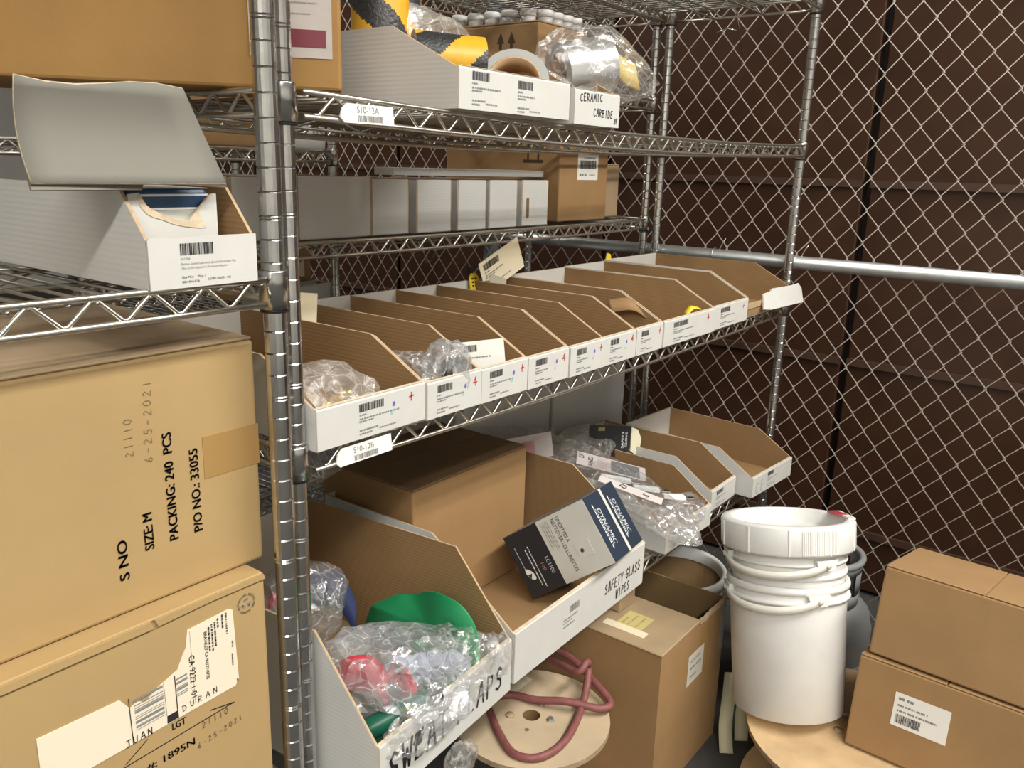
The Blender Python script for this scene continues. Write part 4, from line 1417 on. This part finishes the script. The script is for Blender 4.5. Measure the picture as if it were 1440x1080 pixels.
for i in range(9):
    rnd = random.Random(30 + i)
    x_, y_ = .13 + .014 * i, .02 - .010 * i + rnd.uniform(-.012, .012)
    strap('folded_band', 'pale blue folded band inside the large clear bag', [(x_ - .02, y_ + .02, -.825), (x_, y_, -.800 + rnd.uniform(-.008, .008)), (x_ + .02, y_ - .018, -.825)], .025, mat('pale_blue_cloth', (.36, .40, .52), .8), .004, 'band', 'folded bands in the large clear bag', (.3, .6, .7))

# middle shelf bags
zBf = zB + .008
film_bag('clear_bag', 'clear bag of brass parts in the leftmost middle-shelf bin', (.110, .060, -.372), (.11, .12, .075), FILMT, 21, (0, .15, .4), .30, 4, zBf)
for i, (x_, y_, z_, r_) in enumerate(((.108, .04, -.378, .016), (.130, .055, -.382, .011), (.085, .05, -.385, .012), (.118, .085, -.385, .012))):
    t = thing('brass_fitting', 'brass hex fitting inside the bag in the leftmost middle-shelf bin', 'fitting', (x_, y_, z_), (.6 * i, .5, .3 * i), 'brass fittings in the first bin')
    MB().lathe([(.004, -.008), (r_, -.008), (r_, .004), (.004, .004)], 6, smooth=False).build('hex', BRASS, t)
    MB().lathe([(.004, .004), (r_ * .65, .004), (r_ * .65, .014), (.004, .014)], 16).build('thread', BRASS, t)
film_bag('clear_bag', 'clear bag with black and brass fittings in the second middle-shelf bin', (.297, .012, -.362), (.062, .07, .085), FILMB, 25, (0, 0, .2), .25, 4, zBf)
film_bag('clear_bag', 'crumpled clear bag behind the black fittings in the second middle-shelf bin', (.272, .085, -.375), (.085, .13, .065), FILM, 27, (0, .2, .4), .32, 4, zBf)
for i, (x_, y_, z_) in enumerate(((.288, -.002, -.365), (.318, .012, -.368))):
    t = thing('black_fitting', ('black ring fitting with brass core in the second bin bag, left one', 'black ring fitting in the second bin bag, right one')[i], 'fitting', (x_, y_, z_), (1.35, .2, .5 + .5 * i), 'black fittings in the second bin')
    MB().lathe([(.012, -.008), (.021, -.008), (.022, 0), (.021, .008), (.012, .008), (.012, -.008)], 24).build('ring', BLACKP, t)
    MB().lathe([(.004, -.010), (.009, -.010), (.009, .010), (.004, .010), (.004, -.010)], 6, smooth=False).build('core', BRASS, t)
strap('paper_slip', 'pale yellow folded slip in the second middle-shelf bin', [(.245, .03, -.385), (.262, .01, -.374), (.285, -.005, -.385)], .03, LABELC, .001, 'slip', None, (.3, .9, 0))


def card(name, label, T, w, h, m, cat='card', group=None, code=None, corner=0.0):
    t = thing(name, label, cat, group=group)
    t.matrix_world = T
    poly = [(0, 0), (w, 0), (w, h), (corner, h), (0, h - corner)] if corner else [(0, 0), (w, 0), (w, h), (0, h)]
    MB().prism(poly, 'z', -.0008, 0).build('sheet', m, t)
    if code:
        shelf_print(Matrix.Translation((w * .08, h * .12, 0)), w * .75, h * .8, t, code)
    return t


card('barcode_card', 'white barcode card standing loose inside the third middle-shelf bin', frame((.372, .060, -.398), (1, -.85, .12), (.05, .05, 1)), .085, .056, LABEL, code=31)
card('barcode_card', 'cream barcode card tilted up behind the sixth middle-shelf bin', frame((.838, .372, -.345), (.90, 0, .345), (-.33, .05, .94)), .150, .075, LABELC, code=33)
MB_ = card('card', 'grey blank card bent over the wall of the fifth middle-shelf bin', frame((.820, .352, -.338), (.95, .1, -.25), (.2, .1, 1)), .072, .044, mat('grey_card', (.45, .42, .34), .6), corner=.006)
card('card', 'cream notched card at the back of the first middle-shelf bin by the post', frame((.188, .285, -.325), (1, -.1, -.15), (0, .1, 1)), .082, .062, LABELC, corner=.02)
for i, (x_, y_, lab) in enumerate(((.803, .392, 'small rounded yellow tag clipped behind the fifth middle-shelf bin'), (1.395, .398, 'yellow tag clipped behind the eighth middle-shelf bin'))):
    t = thing('yellow_tag', lab, 'tag', (x_, y_, -.335), (math.radians(-10), math.radians(12 * i), 0), 'yellow tags on middle-shelf bins')
    MB().prism([(0, 0), (.030, 0), (.032, .028), (.024, .038 + .010 * i), (.008, .038 + .010 * i), (0, .028)], 'y', -.003, 0).build('tag_body', YEL, t)
    MB().box((.008, -.0005, .034), (.018, .006, .052)).build('clip', BLACKP, t)
    fine_lines(frame((.006, -.003, .008), (1, 0, 0), UP), [(0, 0, .018, .004), (0, .008, .018, .004), (0, .016, .018, .004)], t, INK, 5)
strap('yellow_scrap', 'yellow plastic scrap just inside the front of the wide eighth bin', [(1.09, .0, -.372), (1.105, -.006, -.358), (1.13, -.012, -.362)], .014, YEL, .002, 'scrap', None, (.3, 1, .3))
strap('cardboard_scrap', 'torn brown cardboard scrap at the wall of the seventh middle-shelf bin', [(.905, .09, -.345), (.925, .05, -.338), (.948, .02, -.36), (.95, .0, -.372)], .035, KRAFT, .003, 'scrap', None, (.5, .6, .6))

# lowest shelf: long clear bags over the third bin
film_bag('clear_bag', 'long shiny clear bag of cutters lying across the bin right of the wipes', (1.005, .115, -.780), (.15, .46, .060), FILM, 31, (math.radians(13), 0, math.radians(-6)), .20, 5)
film_bag('clear_bag', 'crumpled clear bag end spilling out of the bin front next to the wipes', (1.10, -.035, -.835), (.11, .08, .055), FILM, 33, (.2, 0, .2), .32, 5)
film_bag('clear_bag', 'smoky clear bag slumped at back behind the big brown carton', (.97, .39, -.76), (.30, .12, .13), FILMS, 35, (0, .1, -.2), .25, 4)
film_bag('clear_bag', 'smoky clear bag around the black card, back of the narrow bins', (1.20, .285, -.775), (.26, .09, .11), FILMS, 37, (0, .1, -.2), .2, 4)
film_bag('clear_bag', 'dark smoky bag low in the bin right of the wipes box', (1.045, -.01, -.855), (.10, .16, .05), FILMS, 39, (.15, 0, -.1), .3, 4)
t = card('print_card', 'grey and white printed card reading HAND inside the long clear bag', frame((.955, .185, -.735), (.55, -.80, -.22), (.78, .55, .25)), .17, .055, mat('pale_card', (.46, .42, .42), .5))
print_text('AND', Matrix.Translation((.040, .004, 0)) @ Matrix.Rotation(math.radians(90), 4, 'Z'), .012, INK, t, width=.040, bold=.03)
print_text('D', Matrix.Translation((.018, .030, 0)) @ Matrix.Rotation(math.radians(90), 4, 'Z'), .012, INK, t, bold=.03)
MB().box((.085, .005, .0004), (.155, .050, .0009)).build('window', mat('grey_window', (.15, .15, .15), .3), t)
fine_lines(Matrix.Translation((.052, .006, .0004)) @ Matrix.Rotation(math.radians(90), 4, 'Z'), [(0, -.004, .04, .0015), (0, -.010, .04, .0015), (0, -.016, .04, .0015), (0, -.022, .04, .0015)], t, PINKM, 3)
t = card('print_card', 'white printed card with pink patch behind the big brown carton', frame((.86, .32, -.745), (.8, -.55, .1), (.1, .1, 1)), .12, .06, mat('pale_card2', (.66, .60, .59), .5))
MB().box((.04, .005, .0004), (.075, .045, .0009)).build('patch', PINKM, t)
t = card('print_card', 'white strip card marked S beside the wipes box top', frame((.915, .10, -.745), (.35, -.90, -.25), (.9, .35, .1)), .15, .03, mat('pale_card2', (.6, .6, .6), .5))
print_text('S', Matrix.Translation((.115, .006, 0)) @ Matrix.Rotation(math.radians(60), 4, 'Z'), .016, INK, t, bold=.04)
print_text('D', Matrix.Translation((.06, .006, 0)) @ Matrix.Rotation(math.radians(60), 4, 'Z'), .016, INK, t, bold=.04)
t = thing('black_card', 'black notched product card with off-white pad in smoky bag, back of bins', 'card')
t.matrix_world = frame((1.135, .262, -.762), (.93, -.33, -.12), (.05, .12, 1))
MB().prism([(0, .022), (.045, .012), (.05, -.015), (.10, -.028), (.142, -.005), (.142, .055), (0, .062)], 'z', -.003, 0).build('sheet', BLACKP, t)
print_text('SAFETY', Matrix.Translation((.118, -.004, 0)) @ Matrix.Rotation(math.radians(90), 4, 'Z'), .008, WINK, t, width=.045, name='lettering')
print_text('GLOVE', Matrix.Translation((.130, -.002, 0)) @ Matrix.Rotation(math.radians(90), 4, 'Z'), .007, WINK, t, width=.040, name='lettering')
MB().box((.028, .045, .0002), (.05, .054, .0007)).build('print_patch', mat('olive_ink', (.25, .26, .06), .5), t)
MB().prism([(.143, .052), (.165, .045), (.180, .020), (.176, -.010), (.160, -.022), (.143, -.012)], 'z', -.006, .002).build('pad', OFFW, t)
for i, (x_, y_, l) in enumerate(((1.01, .09, .10), (1.045, .03, .09), (1.085, -.02, .08))):
    t = thing('cutter', ('white handled cutter in the long clear bag, rearmost of three', 'white handled cutter in the long clear bag, middle of three', 'white handled cutter in the long clear bag, nearest the front')[i], 'cutter', (x_, y_, -.768 - .018 * i), (0, math.radians(8), math.radians(-55 + 8 * i)), 'cutters in the long clear bag')
    MB().box((-l / 2, -.009, -.004), (l * .2, .009, .004)).build('handle', WINK, t)
    MB().prism([(l * .2, -.007), (l * .5, -.004), (l * .5, .004), (l * .2, .007)], 'z', -.001, .001).build('blade', CHROME, t)

# upper shelf: rolls in the tape bin
GT = 'rolls in the hazard tape bin'


def roll(label, cen, axis, r, ri, wd, side, mats, stripes=0, core=True, group=GT):
    t = thing('tape_roll', label, 'tape roll', cen, group=group)
    q = Vector((0, 0, 1)).rotation_difference(Vector(axis).normalized())
    t.rotation_euler = q.to_euler()
    n = 96
    mb = MB()
    vs, fs, ms = [], [], []
    K = 30 if stripes else 1
    for j in range(n):
        a = 2 * math.pi * j / n
        for i in range(K + 1):
            vs.append((r * math.cos(a), r * math.sin(a), -wd / 2 + wd * i / K))
    for j in range(n):
        for i in range(K):
            j2 = (j + 1) % n
            fs.append((j * (K + 1) + i, j2 * (K + 1) + i, j2 * (K + 1) + i + 1, j * (K + 1) + i + 1))
            ms.append(int(((j / n) * stripes + i / K * .9) % 1 < .52) if stripes else 0)
    mb.add(vs, fs, ms, True)
    mb.build('tape', mats, t)
    MB().lathe([(ri, -wd / 2), (r, -wd / 2)], n).build('tape_side', side, t)
    MB().lathe([(r, wd / 2), (ri, wd / 2)], n).build('tape_side', side, t)
    MB().lathe([(ri, -wd / 2), (ri, wd / 2), (ri - .003, wd / 2), (ri - .003, -wd / 2), (ri, -wd / 2)], 32).build('core', CORE, t)
    return t


WS = mat('tape_side_white', (.66, .65, .62), .5)
roll('hazard striped tape roll lying foremost, just left of the grey tape ring', (.366, .078, .084), (.80, -.60, -.04), .041, .031, .105, WS, [HAZY, HAZB], 2)
roll('hazard striped tape roll standing at the back left of the tape bin', (.338, .19, .132), (.12, .1, 1), .044, .034, .10, WS, [HAZB, HAZY], 2)
roll('hazard striped tape roll between the other two, wrapped in film', (.395, .22, .138), (.2, .25, 1), .046, .034, .10, WS, [HAZY, HAZB], 2)
roll('grey tape ring standing up behind the barcode labels', (.502, .055, .060), (-.72, -.52, .42), .056, .043, .040, GREYR, [GREYR])
roll('brown backed tape roll behind the grey ring in the tape bin', (.515, .15, .058), (.8, -.5, .2), .052, .030, .05, CORE, [CORE])
film_bag('clear_bag', 'beige film bag lying over the rolls at the back of the tape bin', (.452, .225, .142), (.17, .14, .07), FILMT, 41, (0, .25, -.2), .22, 4)
film_bag('clear_bag', 'thin film wrapped round the upright hazard tape roll', (.388, .21, .125), (.125, .12, .12), FILM, 43, (0, .1, 0), .18, 4)
sbx = carton('small_box', 'flat navy box with orange edge between the tape bin and the silver roll', (.60, .20, zA + .062), (.13, .16, .030), math.radians(-8), mat('navy_box', (.10, .11, .16), .4), flaps=False)
MB().box((-.0004, -.0004, .0302), (.1304, .1604, .0325)).build('edge_stripe', mat('orange_edge', (.62, .20, .11), .5), sbx)
MB().box((.002, .002, -.058), (.128, .158, -.0002)).build('carton_below', CARTONB, sbx)
roll('silver foil tape roll in clear bag on top of the CERAMIC CARBIDE bin', (.700, .055, .108), (.55, -.30, .12), .050, .032, .095, mat('roll_end', (.42, .41, .40), .4), [SILV], group=None)
film_bag('clear_bag', 'clear bag round the silver roll with its tail to the right', (.740, .045, .108), (.235, .125, .135), FILM, 45, (0, math.radians(8), math.radians(-28)), .16, 5, None, pinch=.75)
strap('yellow_cloth', 'pale yellow folded cloth in the tail of the silver roll bag', [(.765, .04, .135), (.80, .03, .115), (.835, .02, .105)], .05, mat('yellow_cloth', (.66, .50, .16), .6), .006, 'cloth', None, (0, .3, 1))
film_bag('clear_bag', 'long thin film sleeve sloping between grey ring and silver roll', (.605, .06, .073), (.16, .07, .035), FILM, 47, (0, math.radians(22), math.radians(-20)), .2, 4)
film_bag('clear_bag', 'scrap of clear film showing under the middle shelf at left', (.30, .34, -.655 + .055), (.16, .08, .05), FILM, 49, (0, 0, .2), .3, 4)

# ------------------------------------------------------------------ ceiling lights
for i, (x_, y_) in enumerate(((1.1, -2.1), (-3.0, -2.6), (.5, 2.6), (6.0, 3.5))):
    t = thing('ceiling_light', 'long white fluorescent ceiling light ' + ('over the aisle in front of the racks', 'over the left end of the aisle', 'behind the rear rack', 'far beyond the brown partition')[i], 'ceiling light', (x_, y_, 2.12), group='long ceiling lights')
    MB().box((-1.85, -.22, -.02), (1.85, .22, .03)).build('housing', WALLM, t)
    em = mat('lamp_tube', (.9, .9, .85), .5)
    em.node_tree.nodes['Principled BSDF'].inputs['Emission Color'].default_value = (1, .95, .86, 1)
    em.node_tree.nodes['Principled BSDF'].inputs['Emission Strength'].default_value = 6
    for yy in (-.1, .1):
        MB().tube([(-1.8, yy, -.035), (1.8, yy, -.035)], .013, 10).build('tube', em, t)

# ------------------------------------------------------------------ lift everything so that the floor is at z = 0
for o in S.objects:
    if o.parent is None:
        o.location.z += LIFT
